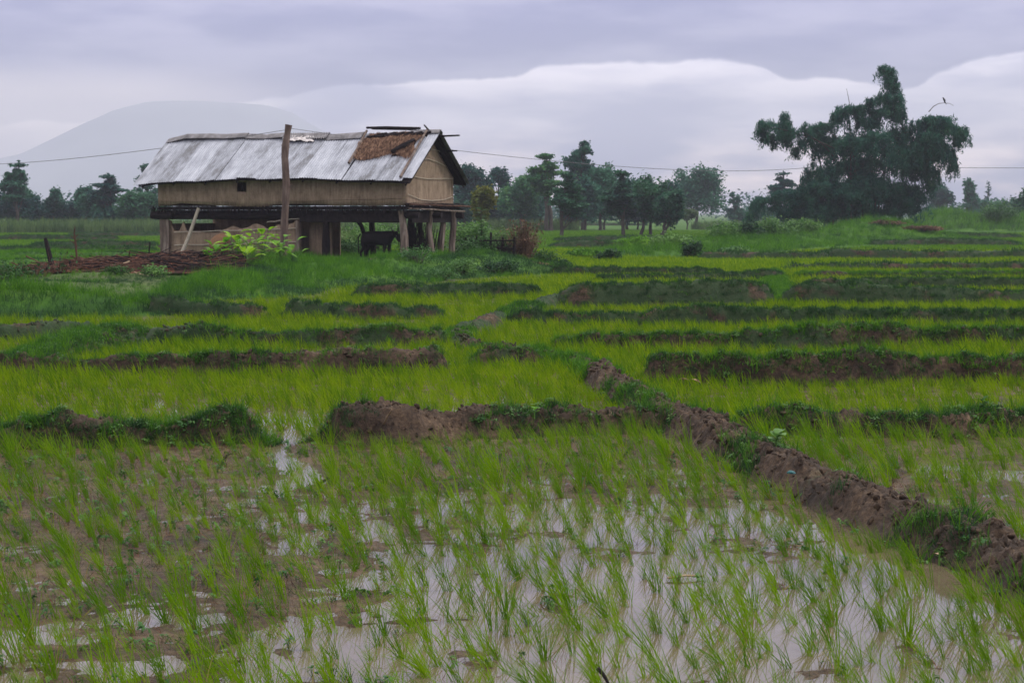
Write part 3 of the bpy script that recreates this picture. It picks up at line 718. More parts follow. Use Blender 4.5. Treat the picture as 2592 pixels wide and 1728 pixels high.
G3 = jgrid(24.5, 45, .16, .17, .35); G3 = G3[rice_ok(G3)]; G3 = G3[fbm(G3[:, 0] * .35, G3[:, 1] * .5, 0, 78, 3) + rng.random(len(G3)) * 1.3 > 0.12]
addr(G3, np.zeros(len(G3)), .12, .8, .6, 1.2, 12, 6)
G4 = jgrid(45, 100, .26, .30, .35); G4 = G4[rice_ok(G4)]
addr(G4, np.zeros(len(G4)), .1, 1.2, .5, 1.15, 18, 5)
G5 = jgrid(100, 215, .55, .60, .35, pad=6); G5 = G5[rice_ok(G5)]
addr(G5, np.zeros(len(G5)), .08, 3.1, .45, .8, 23, 5)
scatter('rice_field', np.concatenate(pts), np.concatenate(rt), np.concatenate(sc_), np.concatenate(ix), protos,
        'rows of young green rice filling the paddies up to the far trees', 'rice')

# grass and weeds on the bunds
BG = np.concatenate(bund_grass_pts)
i_near = BG[:, 3] < 30; i_mid = (BG[:, 3] >= 30) & (BG[:, 3] < 60); i_far = BG[:, 3] >= 60
idx = np.where(i_near, rng.integers(0, 6, len(BG)), np.where(i_mid, rng.integers(14, 19, len(BG)), rng.integers(19, 24, len(BG))))
u_ = rng.random(len(BG)); idx = np.where(i_near & (u_ < .12), rng.integers(6, 9, len(BG)), idx); idx = np.where(i_near & (u_ > .84), rng.integers(9, 14, len(BG)), idx)
br_ = (BG[:, 4] > .5) | (rng.random(len(BG)) < .10); idx = np.where(br_ & (BG[:, 3] > 18), rng.integers(24, 27, len(BG)), idx)
scatter('bank_grass', BG[:, :3] - [0, 0, .01], rots(len(BG), .25), rng.uniform(.5, 1.15, len(BG)) * np.where(i_near, 1, .9), idx,
        grass_near + grass_long + weeds + grass_mid + grass_far + grass_pale, 'short dark grass and weeds growing on the mud banks', 'grass')
print('bund grass', len(BG), 'rice', sum(len(p) for p in pts))

cl_ = []
for i in range(5):
    u_, v_ = np.meshgrid(np.linspace(0, 2 * np.pi, 9)[:-1], np.linspace(-1, 1, 6)); th = u_.ravel(); zz = v_.ravel(); rr_ = np.sqrt(np.maximum(0, 1 - zz ** 2)) + .02
    Vc = np.stack([np.cos(th) * rr_, np.sin(th) * rr_ * .8, zz * .45], 1); Vc *= (1 + .75 * fbm(Vc[:, 0] * 1.8 + i * 9, Vc[:, 1] * 1.8, Vc[:, 2] * 1.8, 5, 3))[:, None]
    Fc = np.array([(j * 8 + k, j * 8 + (k + 1) % 8, (j + 1) * 8 + (k + 1) % 8, (j + 1) * 8 + k) for j in range(5) for k in range(8)])
    cl_.append(mesh_np('clod', Vc * .04, Fc, M['soil']))
CP = np.concatenate(clod_pts)
scatter('soil_clods', CP, rots(len(CP), 1.0), rng.uniform(.0, 1.0, len(CP)) ** 3 * 1.0 + .12, rng.integers(0, 5, len(CP)), cl_, 'crumbled brown soil clods on the mud banks', 'soil clods')

# tall grass on the hut mound, left bank, bank and mounds at the right
G6 = jgrid(32.5, 80, .17, .20, .36)
h6 = H(G6[:, 0], G6[:, 1]); k = (h6 > .05) & (rng.random(len(G6)) < .85)
pile_c = at(350, 690, 51.5)
G6 = G6[k]; h6 = h6[k]
_u = (G6[:, 0] + 13.104) * .9164 - (G6[:, 1] - 66.124) * .4003; _v = (G6[:, 0] + 13.104) * .4003 + (G6[:, 1] - 66.124) * .9164
bare = ((_u > -.2) & (_u < 10.5) & (_v > 0) & (_v < 3.8)) | (np.hypot((G6[:, 0] - pile_c.x) / 3.3, (G6[:, 1] - 51.5) / 3.5) < 1)
thin_ = (G6[:, 1] > 37.2) & (G6[:, 1] < 54) & (G6[:, 0] < -8.4 - (G6[:, 1] - 37) * .03) & (fbm(G6[:, 0] * .5, G6[:, 1] * .3, 0, 61, 2) < .12); bare = bare | (thin_ & (rng.random(len(G6)) < .45))
G6 = G6[~bare | (rng.random(len(G6)) < .15)]
h6 = H(G6[:, 0], G6[:, 1])
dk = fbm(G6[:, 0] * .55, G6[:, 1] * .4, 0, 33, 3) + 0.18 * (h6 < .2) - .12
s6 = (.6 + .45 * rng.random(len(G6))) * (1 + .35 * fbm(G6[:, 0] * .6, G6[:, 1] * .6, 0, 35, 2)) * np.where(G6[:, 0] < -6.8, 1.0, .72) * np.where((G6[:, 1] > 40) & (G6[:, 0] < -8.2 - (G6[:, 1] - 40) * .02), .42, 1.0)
dk = dk + 1.6 * np.clip((H(G6[:, 0], G6[:, 1] + .3) - h6) / .3 - .10, 0, .3)  # slopes facing the camera get darker blades: shade put into the grass colour
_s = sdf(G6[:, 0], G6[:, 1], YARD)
dk = np.where((G6[:, 1] < 35.3) & (G6[:, 0] < -7.2), dk + .40, dk - .05 * (G6[:, 1] < 37)); dk = np.where((_s < 1.3) & (G6[:, 1] > 37), dk + .22, dk); dk = np.where((G6[:, 1] > 37) & (G6[:, 1] < 47) & (G6[:, 0] < -8.2), dk + .45, dk)  # painted shade on bank front and mound foot; dark weeds behind the bank
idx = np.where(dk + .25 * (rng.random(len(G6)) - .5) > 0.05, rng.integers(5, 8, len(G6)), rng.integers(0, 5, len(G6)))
G7 = jgrid(80, 145, .38, .45, .36, pad=4); h7 = H(G7[:, 0], G7[:, 1]); G7 = G7[h7 > .07]; h7 = H(G7[:, 0], G7[:, 1])
G8 = jgrid(180, 232, .7, .8, .36, pad=4); h8 = H(G8[:, 0], G8[:, 1]); G8 = G8[h8 > .2]; h8 = H(G8[:, 0], G8[:, 1])
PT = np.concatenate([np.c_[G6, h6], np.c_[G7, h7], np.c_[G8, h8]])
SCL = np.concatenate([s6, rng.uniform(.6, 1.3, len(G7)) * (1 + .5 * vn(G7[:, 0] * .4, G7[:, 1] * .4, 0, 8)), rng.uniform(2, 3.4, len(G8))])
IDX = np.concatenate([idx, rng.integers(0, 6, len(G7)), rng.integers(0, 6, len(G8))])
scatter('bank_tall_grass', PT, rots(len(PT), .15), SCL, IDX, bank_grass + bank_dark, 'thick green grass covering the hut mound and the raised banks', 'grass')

# maize / cane strip along the far edge of the fields
cp = []
for x0, x1, Y0, Y1, n in ((-75, -30, 186, 204, 1500), (-30, -8, 188, 205, 700), (-8, 8, 215, 230, 300), (24, 38, 225, 240, 500), (38, 66, 235, 262, 600)):
    cp.append(np.c_[rng.uniform(x0, x1, n), rng.uniform(Y0, Y1, n), np.zeros(n)])
cp = np.concatenate(cp)
scatter('maize_crop', cp, rots(len(cp), .06), rng.uniform(.75, 1.15, len(cp)) * np.where(cp[:, 0] > 20, .75, 1), rng.integers(0, 6, len(cp)), cane, 'pale green strip of tall maize along the far edge of the fields', 'maize')

# ------------------------------------------------------------------ hill and haze
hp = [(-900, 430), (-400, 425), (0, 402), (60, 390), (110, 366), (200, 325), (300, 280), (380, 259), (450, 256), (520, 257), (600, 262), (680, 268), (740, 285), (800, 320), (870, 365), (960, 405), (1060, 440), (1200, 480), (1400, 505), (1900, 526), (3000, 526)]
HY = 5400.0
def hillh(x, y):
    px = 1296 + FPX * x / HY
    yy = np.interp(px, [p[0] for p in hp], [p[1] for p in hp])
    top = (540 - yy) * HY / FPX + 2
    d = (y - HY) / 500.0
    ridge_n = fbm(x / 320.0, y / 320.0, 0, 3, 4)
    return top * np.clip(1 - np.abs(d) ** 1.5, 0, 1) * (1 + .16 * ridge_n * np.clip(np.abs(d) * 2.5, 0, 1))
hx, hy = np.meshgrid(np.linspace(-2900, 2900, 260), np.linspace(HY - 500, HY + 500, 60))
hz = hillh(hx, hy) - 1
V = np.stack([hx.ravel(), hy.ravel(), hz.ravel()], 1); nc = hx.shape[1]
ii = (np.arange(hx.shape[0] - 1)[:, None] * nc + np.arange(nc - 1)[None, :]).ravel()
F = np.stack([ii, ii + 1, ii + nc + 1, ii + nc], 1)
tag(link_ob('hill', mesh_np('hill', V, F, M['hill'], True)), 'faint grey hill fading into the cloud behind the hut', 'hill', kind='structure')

hzm = bpy.data.materials.new('haze_air'); hzm.use_nodes = True; t = hzm.node_tree; t.nodes.clear()
pv = N(t, 'ShaderNodeVolumePrincipled'); pv.inputs['Density'].default_value = 0.00037
pv.inputs['Color'].default_value = (0.60, 0.605, 0.76, 1); pv.inputs['Anisotropy'].default_value = 0.0
mo = N(t, 'ShaderNodeOutputMaterial'); link(t, pv.outputs[0], mo.inputs['Volume'])
hb = MB().box((-5600, -180, -3.0), (5600, 6050, 372)); ho = hb.build('haze', hzm)
tag(ho, 'thin pale haze hanging over the fields', 'haze', kind='stuff')

# ------------------------------------------------------------------ trees
def leaf_quads(C, size, asp, up, droop, r):
    """C (n,3) centres -> quads; up biases the normals upward, droop points the long axis down"""
    n = len(C)
    nrm = r.normal(0, 1, (n, 3)); nrm[:, 2] = np.abs(nrm[:, 2]) + up; nrm /= np.linalg.norm(nrm, axis=1)[:, None]
    ax = r.normal(0, 1, (n, 3)); ax[:, 2] -= droop
    ax -= nrm * (ax * nrm).sum(1)[:, None]; ax /= np.linalg.norm(ax, axis=1)[:, None] + 1e-9
    bx = np.cross(nrm, ax); s = (size * r.uniform(.55, 1.35, n))[:, None]
    q = np.stack([C - ax * s * .5, C + bx * s * asp * .5, C + ax * s * .55, C - bx * s * asp * .5], 1)
    return q.reshape(-1, 3), np.arange(n * 4).reshape(n, 4)
def crown(blobs, n, size, mat, name, parent, r, asp=.55, up=.5, droop=0.0, sub=22, sig=.27, org=(0, 0, 0), strands=0):
    B = np.array(blobs, float)            # x y z rx ry rz [sparsity]
    if B.shape[1] == 6: B = np.c_[B, np.ones(len(B))]
    wgt = (B[:, 3] * B[:, 5]) * B[:, 6]; wgt /= wgt.sum()
    out = []
    for b, wq in zip(B, wgt):
        m = max(6, int(n * wq)); K = max(4, int(sub * (m / (n / len(B))) ** .6))
        d = r.normal(0, 1, (K, 3)); d /= np.linalg.norm(d, axis=1)[:, None]
        rad = r.random(K) ** .4 * .86
        sc = d * rad[:, None] * b[3:6]
        j = r.integers(0, K, m)
        off = r.normal(0, 1, (m, 3)) * sig * b[3:6]
        p = sc[j] + off
        if droop > .5: p[:, 2] -= np.abs(r.normal(0, 1, m)) * b[5] * .18
        out.append(b[:3] + p)
    if strands:
        for b in B:
            for q in range(int(strands * (1 + b[3] * .35))):
                a = r.uniform(0, 2 * math.pi); e_ = r.uniform(-.5, .75)
                p0 = b[:3] + np.array([math.cos(a) * b[3] * .85 * math.cos(e_), math.sin(a) * b[4] * .9 * math.cos(e_), math.sin(e_) * b[5] * .8])
                L = r.uniform(.5, 1.9) * min(1.2, .5 + b[3] * .6); m = int(26 * L); t = r.random(m)[:, None]
                dirx = math.cos(a) * r.uniform(0, .5)
                out.append(p0 + np.c_[t * L * dirx + r.normal(0, .10, (m, 1)), r.normal(0, .10, (m, 1)), -t ** 1.3 * L + .15 + r.normal(0, .08, (m, 1))])
    C = np.concatenate(out) - np.array(org)
    C[:, 2] = np.maximum(C[:, 2], .1 * r.random(len(C)))
    V, F = leaf_quads(C, size, asp, up, droop, r)
    return link_ob(name, mesh_np(name, V, F, mat), parent)
def auto_blobs(kind, cx, z0, z1, hw, Y, r):
    hgt = z1 - z0; B = []
    if kind == 'tiered':
        n = 20
        for i in range(n):
            t = (i + .5) / n; wv = math.sin(min(1, .22 + t * .95) * math.pi) ** .6 * hw
            B.append((cx + r.uniform(-.62, .62) * wv, Y + r.uniform(-.5, .5) * wv, z0 + t * hgt, wv * r.uniform(.45, .72), wv * .6, hgt * r.uniform(.055, .10)))
        B.append((cx, Y, z1 - .07 * hgt, hw * .45, hw * .4, hgt * .06))
    elif kind == 'tall':
        for i in range(16):
            t = (i + .5) / 16; wv = hw * (1.15 - .55 * t ** 2)
            B.append((cx + r.uniform(-.75, .75) * wv * (1 - .5 * t), Y + r.uniform(-.5, .5) * hw, z0 + t * hgt, wv * r.uniform(.28, .62), wv * .5, hgt * r.uniform(.06, .11)))
    elif kind == 'low':
        for i in range(11):
            B.append((cx + (i / 10 * 2 - 1) * hw * .88, Y + r.uniform(-1, 1), z0 + hgt * r.uniform(.28, .62), hw * .22, hw * .25, hgt * r.uniform(.3, .42)))
    else:
        for i in range(18):
            a = r.uniform(0, 2 * math.pi); q = r.random() ** .45 * .74
            B.append((cx + math.cos(a) * q * hw, Y + r.uniform(-.6, .6) * hw, z0 + hgt * (.5 + math.sin(a) * q * .5 + .06), hw * r.uniform(.34, .5), hw * .45, hgt * r.uniform(.18, .27)))
    return B
TREES = []
def tree(label, kind, x0, x1, ytop, ycr, Y, n, size, mat='tree_far', trunks=None, name='broadleaf_tree', cat='tree', group=None, seed=0, leans=0.0, asp=.6):
    r = np.random.default_rng(seed + int(x0) * 7 + int(Y)); random.seed(seed + int(x0))
    cx = at((x0 + x1) / 2, 540, Y).x; hw = (x1 - x0) / 2 * Y / FPX
    z1, z0 = at(0, ytop, Y).z, max(.1, at(0, ycr, Y).z)
    tx = trunks or [(x0 + x1) / 2]
    gx = at(tx[0], 540, Y).x; gz_ = float(H(np.array([gx]), np.array([Y]))[0])
    root = empty(name, (gx, Y, gz_)); org = (gx, Y, gz_)
    B = auto_blobs(kind, cx, z0, z1, hw, Y, r)
    crown(B, int(n * 1.5), size, M[mat], 'crown', root, r, asp=asp, up=.9 if kind == 'tiered' else .4, org=org)
    for q in tx:
        bx = at(q, 540, Y).x - gx; topz = z0 - gz_ + (z1 - z0) * (.8 if kind in ('tiered', 'tall') else .5)
        rad = .020 * (z1 - gz_) + .04
        tb = MB(); top = Vector((bx + leans + (cx - gx - bx) * .6, 0, topz))
        P = wob((bx, 0, -.2), top, 7, .12, int(q)); tb.tube(P, [rad * (1.25 - .95 * i / 7) for i in range(8)], 7, .1)
        for b in B[::2]:
            e = Vector((b[0] - gx, b[1] - Y, b[2] - gz_)); k = max(.25, min(.9, (e.z - .6) / max(topz, .1) - .12)); s0 = P[min(7, int(k * 7))]
            tb.tube([s0, s0.lerp(e, .5) + Vector((0, 0, -.1)), e], [rad * .42, rad * .28, rad * .12], 5)
        tb.build('trunk', M['bark'], root)
    tag(root, label, cat, group or 'trees along the edge of the fields')
    return root
T_ = tree
T_('tall feathery tree at the far left edge with sky showing through its crown', 'tiered', 4, 96, 412, 505, 215, 5200, .42, trunks=[42], seed=1)
T_('dark low tree under the feathery tree at the left edge', 'round', -10, 105, 482, 556, 222, 4200, .42)
T_('small round tree between the feathery tree and the low hedge at left', 'round', 118, 160, 484, 540, 225, 1700, .40, trunks=[133])
T_('pale bushy tree growing low beside the small round tree at left', 'low', 95, 205, 508, 556, 226, 2400, .40, 'tree_far')
T_('dark rounded tree just left of the umbrella-topped tree', 'round', 192, 240, 474, 530, 220, 2200, .40)
T_('umbrella-topped tree with flat leaf tiers at left', 'tiered', 232, 320, 443, 510, 216, 4200, .42, trunks=[284], seed=3)
T_('wide dark tree mass below the umbrella-topped tree', 'round', 195, 300, 492, 560, 218, 4200, .42)
T_('dense green tree beside the left end of the hut', 'round', 298, 408, 486, 560, 212, 4600, .42, 'tree_mid')
T_('tall thin-leaved tree rising behind the left roof corner of the hut', 'tall', 340, 408, 418, 512, 226, 1800, .36, trunks=[378])
T_('tree seen just right of the gable, behind the roof edge', 'round', 1140, 1245, 426, 540, 225, 5600, .44)
T_('airy pale-crowned tree between the gable and the tall tiered trees', 'round', 1236, 1292, 426, 490, 232, 1500, .36, trunks=[1262])
T_('rounded bush-like tree with yellowing leaves right of the gable', 'round', 1190, 1254, 479, 560, 140, 3400, .26, 'tree_yel')
T_('dark spreading tree behind the dry brown bush', 'round', 1262, 1378, 456, 560, 215, 5600, .42, 'tree_mid')
T_('tall tree of flat leaf tiers with two thin trunks showing below', 'tiered', 1330, 1432, 388, 492, 205, 5600, .42, 'tree_mid', trunks=[1384, 1394], seed=5)
T_('tallest tree of the far row with a narrow pointed crown', 'tall', 1418, 1520, 366, 500, 218, 4400, .42, 'tree_far', trunks=[1476], seed=2)
T_('broad dense tree behind the middle of the far row', 'round', 1478, 1560, 424, 560, 214, 6000, .44, 'tree_far')
T_('dark leafy tree filling the gap behind the thin-stemmed tree', 'round', 1440, 1525, 462, 562, 210, 5200, .44, 'tree_far')
T_('small thin-stemmed tree with flat tiers standing alone in the field', 'tiered', 1394, 1482, 436, 545, 163, 4200, .32, 'tree_mid', trunks=[1420], seed=8)
T_('straight-stemmed tree with a tiered crown in the middle field', 'tiered', 1524, 1620, 431, 545, 166, 5600, .32, 'tree_mid', trunks=[1578], seed=4)
T_('bushy tree with several stems right of the straight-stemmed tree', 'round', 1598, 1700, 450, 574, 168, 7000, .32, 'tree_mid', trunks=[1622, 1646], seed=6)
T_('low tree on a forked leaning trunk in the middle field', 'round', 1655, 1730, 486, 576, 164, 4600, .32, 'tree_mid', trunks=[1670, 1677], seed=9, leans=.8)
T_('big round grey-green tree standing apart before the bamboo', 'round', 1702, 1842, 426, 545, 285, 6500, .50, 'tree_far', trunks=[1762], seed=3)
T_('wispy low tree right of the big round tree', 'tall', 1836, 1882, 486, 548, 300, 900, .42)
T_('small pale bush at the foot of the big round tree', 'round', 1715, 1765, 531, 558, 235, 1500, .34, 'cane')
T_('small grey tree peeping out left of the bamboo', 'tiered', 1944, 2020, 436, 500, 260, 2400, .42, trunks=[1985])
T_('hazy tree just right of the bamboo', 'round', 2346, 2410, 470, 548, 330, 2200, .55)
T_('hazy tree with a knobbly top between the bamboo and the right edge', 'tall', 2424, 2480, 456, 545, 320, 2600, .52, trunks=[2448])
T_('hazy low trees row right of the knobbly tree', 'low', 2470, 2580, 500, 548, 330, 3000, .55)
T_('dark bush at the far right edge', 'round', 2566, 2640, 482, 558, 230, 3200, .42, 'tree_mid')
T_('thin nearly bare tree far off at the right', 'tall', 2488, 2516, 462, 530, 340, 160, .40, trunks=[2498])
for k, (x0, x1, yt, Y, mt) in enumerate(((-20, 60, 520, 228, 'tree_far'), (60, 140, 524, 230, 'tree_far'), (140, 215, 528, 229, 'tree_mid'), (240, 330, 520, 214, 'tree_far'), (310, 420, 512, 216, 'tree_mid'),
        (1140, 1215, 500, 205, 'tree_mid'), (1205, 1290, 490, 228, 'tree_far'), (1280, 1370, 480, 226, 'tree_far'), (1420, 1500, 500, 224, 'tree_far'), (1480, 1580, 480, 228, 'tree_far'), (1570, 1660, 500, 230, 'tree_far'), (1640, 1720, 510, 226, 'tree_far'), (1850, 1960, 525, 300, 'tree_far'), (2330, 2420, 522, 290, 'tree_far'))):
    T_(['low dark bush-like tree at the left edge of the far row', 'low bush-like tree beside the left feathery tree', 'low green bush-like tree in the dip of the left tree row', 'low thick tree below the umbrella-topped tree', 'low thick tree touching the left end of the hut', 'low thick tree behind the gable posts', 'low thick tree behind the yellowing bush',
        'low dark tree behind the top of the dry brown bush', 'low dark tree behind the lone thin-stemmed tree', 'low dark tree left of the straight-stemmed tree', 'low dark tree right of the straight-stemmed tree', 'low tree behind the forked trunk', 'low hazy tree between the big round tree and the bamboo', 'low hazy tree at the right foot of the bamboo'][k], 'low', x0, x1, yt, 562, Y, 3000, .44, mt, seed=40 + k)
for (lab_, x0, x1, yt, Y, mt) in (('rounded dark tree behind the dark shrubs right of the hut', 1150, 1236, 448, 236, 'tree_far'), ('broad low tree between the hut and the tall tiered tree', 1290, 1392, 446, 238, 'tree_far'), ('dense tree behind the lone thin-stemmed tree', 1418, 1500, 446, 236, 'tree_mid'),
        ('dense tree filling the middle of the far row', 1535, 1640, 452, 236, 'tree_far'), ('rounded tree touching the big round grey-green tree', 1640, 1722, 468, 240, 'tree_far')):
    T_(lab_, 'round', x0, x1, yt, 562, Y, 4200, .46, mt, seed=70)
# woods far off
r = np.random.default_rng(5); B = []
for i in range(150):
    Y = r.uniform(430, 720); px = r.uniform(-500, 3100); h_ = r.uniform(3.5, 9.5) * (1.0 if px > 1650 else .85)
    B.append((at(px, 540, Y).x, Y, h_ * .45, r.uniform(4, 10), 5, h_ * .5))
wd = crown(B, 26000, .95, M['tree_far'], 'distant_woods', None, r, asp=.7)
tag(wd, 'faded line of woods on the far horizon', 'woods', kind='stuff')

# ------------------------------------------------------------------ giant bamboo
def Z4(X, Y_): return 1850 + X / 3.136, 140 + Y_ / 3.136
BY = 150.0
bb = [(1220, 112, 42, 22), (1265, 140, 42, 40), (1265, 200, 42, 50), (1290, 270, 42, 50), (1280, 350, 80, 60), (1315, 430, 72, 75), (1190, 340, 55, 45), (1115, 390, 45, 60), (1200, 460, 85, 55), (1340, 500, 40, 36),
      (930, 435, 105, 48), (860, 495, 60, 48), (1020, 440, 55, 55), (1090, 540, 100, 60), (740, 580, 85, 50), (690, 640, 55, 70), (660, 590, 40, 50),
      (280, 550, 70, 38), (420, 560, 60, 48), (490, 610, 42, 52), (240, 610, 26, 50), (335, 680, 13, 80), (285, 640, 20, 50), (400, 640, 26, 55), (455, 690, 18, 38), (430, 490, 22, 36),
      (590, 590, 28, 62), (622, 650, 24, 60), (560, 700, 20, 30), (508, 770, 18, 42), (950, 710, 135, 105), (1150, 690, 150, 105), (1330, 650, 130, 95), (1250, 820, 180, 140), (1010, 880, 150, 130), (845, 850, 90, 90),
      (690, 760, 40, 85), (650, 920, 60, 75), (620, 1010, 52, 60), (780, 700, 60, 80), (1480, 560, 50, 55), (1590, 540, 95, 75), (1700, 545, 100, 72), (1800, 600, 72, 50), (1840, 640, 38, 30), (1800, 680, 20, 34), (1570, 660, 105, 100), (1480, 770, 140, 120), (1640, 760, 90, 95), (1735, 820, 52, 85), (1760, 890, 30, 36),
      (1480, 890, 120, 95), (1580, 950, 48, 80), (1620, 940, 30, 70), (1585, 1040, 25, 50), (1100, 1030, 190, 140), (860, 1090, 190, 110), (610, 1140, 150, 85), (430, 1110, 110, 45), (260, 1150, 62, 36), (180, 1220, 22, 90), (215, 1180, 36, 36), (360, 1170, 26, 60),
      (760, 960, 90, 90), (720, 1050, 120, 70), (560, 1080, 90, 60), (700, 1220, 190, 90), (1000, 1230, 200, 90), (1300, 1110, 170, 110), (1450, 1110, 90, 85), (1210, 1240, 130, 50), (470, 1250, 90, 60), (1420, 1200, 70, 50), (140, 1290, 20, 40)]
bc = at(2120, 600, BY); gb = float(H(np.array([bc.x]), np.array([BY]))[0])
root = empty('bamboo_clump', (bc.x, BY, gb)); r = np.random.default_rng(77); B = []
sparse = {26, 27, 35, 36, 37, 38, 40, 7, 6, 52, 54, 53}
for i, (X, Y_, rx_, ry_) in enumerate(bb):
    px, py = Z4(X, Y_); dep = min(2.6, rx_ / 3.136 * BY / FPX * 1.6)
    p = at(px, py, BY + r.uniform(-1, 1) * (1.2 if rx_ > 60 else .6))
    B.append((p.x, p.y, max(p.z, .5), rx_ / 3.136 * BY / FPX, dep, ry_ / 3.136 * BY / FPX, .3 if i in sparse else (.6 if i < 38 else (.8 if rx_ < 60 else 1.1))))
crown(B, 130000, .36, M['bamboo'], 'crown', root, r, asp=.20, up=.15, droop=2.2, sub=15, sig=.16, strands=20, org=(bc.x, BY, gb))
rr = random.Random(3)
for (X, Y_) in [(1250, 430), (930, 450), (740, 590), (280, 560), (420, 570), (590, 620), (1150, 690), (1330, 650), (1700, 550), (1800, 610), (1480, 570), (1640, 760), (430, 1120), (1100, 540), (650, 920), (1250, 820), (950, 720)]:
    px, py = Z4(X, Y_); e = at(px, py, BY + rr.uniform(-1.5, 1.5)) - Vector((bc.x, BY, gb))
    s0 = Vector((rr.uniform(-3.2, 3.4), rr.uniform(-1.5, 1.5), -.2)); mid = s0.lerp(e, .55); mid.z = max(mid.z, e.z * .78); mid.x = s0.x + (e.x - s0.x) * .35
    P = [s0.lerp(mid, t * t * .3 + t * .7) for t in (0, .33, .66, 1)] + [mid.lerp(e, .35) + Vector((0, 0, .25)), mid.lerp(e, .7) + Vector((0, 0, .2)), e]
    MB().tube(P, [.085, .08, .075, .06, .045, .035, .015], 6).build('culm', M['bark'], root)
def zp(X, Y_, dy=0): px, py = Z4(X, Y_); return at(px, py, BY + dy) - Vector((bc.x, BY, gb))
MB().tube([zp(945, 400), zp(932, 330), zp(918, 265)], [.03, .022, .012], 5).build('culm', M['bark'], root)
MB().tube([zp(1570, 450), zp(1610, 405), zp(1650, 384), zp(1693, 378), (zp(1740, 385)), zp(1770, 402)], [.04, .032, .028, .022, .016, .01], 5).build('culm', M['bark'], root)
tag(root, 'huge drooping dark green bamboo clump towering over the fields at the right', 'bamboo')
# the bird perched on the arching bamboo stem
bp = zp(1693, 378) + Vector((bc.x, BY, gb)) + Vector((0, 0, .02))
br = empty('bird', bp)
mb = MB(); n_ = 10
mb.tube([(.02, 0, .0), (.05, 0, .06), (.04, 0, .16), (-.02, 0, .27), (-.06, 0, .34), (-.09, 0, .40), (-.13, 0, .415)], [.02, .055, .085, .08, .05, .045, .015], n_)
mb.build('body', M['darkwood'], br, True)
MB().tube([(.05, 0, .10), (.12, 0, -.02), (.17, 0, -.16)], [.05, .035, .02], 6).build('tail', M['darkwood'], br)
MB().tube([(-.12, 0, .41), (-.19, 0, .40)], [.014, .003], 5).build('beak', M['horn'], br)
tag(br, 'small dark bird perched on an arching stem above the bamboo', 'bird')

# ------------------------------------------------------------------ the stilt hut
TH = R(23.6); HC, HS = math.cos(TH), math.sin(TH)
HL, HW, G0 = 10.3, 3.77, 0.42
PX0 = (-3.665 - HL * HC, 62.0 + HL * HS)
hut = empty('stilt_hut', (PX0[0], PX0[1], G0), -TH)
tag(hut, 'mud-walled hut on wooden stilts with a patched tin and thatch roof', 'hut')
def hw_(u, v, z): return Vector((PX0[0] + u * HC + v * HS, PX0[1] - u * HS + v * HC, G0 + z))
FZ, WT, RZ, OV = 1.97, 3.0, 4.52, .48
SL = (RZ - 3.13) / (HW / 2)
def eave_w(u): return .16 * math.sin(np.clip((u + .7) / 11.4, 0, 1) * math.pi) ** 1.3 + .02 * math.sin(u * 2.1)
def roofz(u, v):
    """top surface of the front slope"""
    t = (v + OV) / (HW / 2 + OV)
    z = RZ + (v - HW / 2) * SL
    return z + eave_w(u) * (1 - t) + .03 * math.sin(u * .8) * t
# walls: thin mud-plastered wattle with a slightly wavy surface
def wall_grid(fn, nu, nv, th, nrm):
    m = MB(); V0 = [[fn(i / nu, j / nv) for i in range(nu + 1)] for j in range(nv + 1)]
    V = [p for row in V0 for p in row] + [p + Vector(nrm) * th for row in V0 for p in row]; k = (nu + 1) * (nv + 1)
    F = []
    for j in range(nv):
        for i in range(nu):
            q = j * (nu + 1) + i; F.append((q, q + 1, q + nu + 2, q + nu + 1)); F.append((k + q, k + q + nu + 1, k + q + nu + 2, k + q + 1))
    def side(a, b): F.append((a, b, k + b, k + a))
    for i in range(nu): side(i + 1, i); side(nv * (nu + 1) + i, nv * (nu + 1) + i + 1)
    for j in range(nv): side(j * (nu + 1), (j + 1) * (nu + 1)); side((j + 1) * (nu + 1) + nu, j * (nu + 1) + nu)
    return m.add(V, F)
def wv_(u, z, s): return float(.035 * vn(np.array([u * 1.1]), np.array([z * 1.5]), s, s)[0])
WU0, WU1, WZ0, WZ1 = 3.42, 3.82, 2.46, 2.80   # small window hole
def front_fn(u0, u1, z0, z1):
    def f(a, b):
        u = u0 + (u1 - u0) * a; z = z0 + (z1 - z0) * b
        if b == 0 and z0 < 2.1: z += .05 * math.sin(u * 1.3) + .05 * float(vn(np.array([u * 2.]), np.array([0.]), 0, 4)[0])
        if b == 1 and z1 > 3.1: z = roofz(u, 0) - .06
        return Vector((u, wv_(u, z, 3) - .02, z))
    return f
fw = MB()
for (u0, u1, z0, z1, nu, nv) in ((0, WU0, FZ, 3.3, 14, 6), (WU1, HL, FZ, 3.3, 34, 6), (WU0, WU1, FZ, WZ0, 3, 3), (WU0, WU1, WZ1, 3.3, 3, 2)):
    g_ = wall_grid(front_fn(u0, u1, z0, z1), nu, nv, .07, (0, 1, 0)); fw.add(g_.v, g_.f)
front = fw.build('wall', M['mudwall'], hut, True)
def gable_fn(ux, s):
    def f(a, b):
        v = HW * a; zt = RZ - .10 - abs(v - HW / 2) * SL
        z = FZ - .02 + (zt - FZ) * b
        return Vector((ux + wv_(v, z, s) * s / 3, v, z))
    return f
gw = wall_grid(gable_fn(HL, 3), 16, 10, .06, (-1, 0, 0)); gable = gw.build('wall', M['mudwall'], hut, True)
gable['label'] = 'pale mud gable wall tied with split bamboo strips'
wall_grid(gable_fn(0, 2), 10, 6, .06, (1, 0, 0)).build('wall', M['mudwall'], hut, True)
wall_grid(lambda a, b: Vector((HL * a, HW, FZ + (3.0 - FZ) * b)), 12, 3, .06, (0, -1, 0)).build('wall', M['mudwall'], hut)
wi = MB()
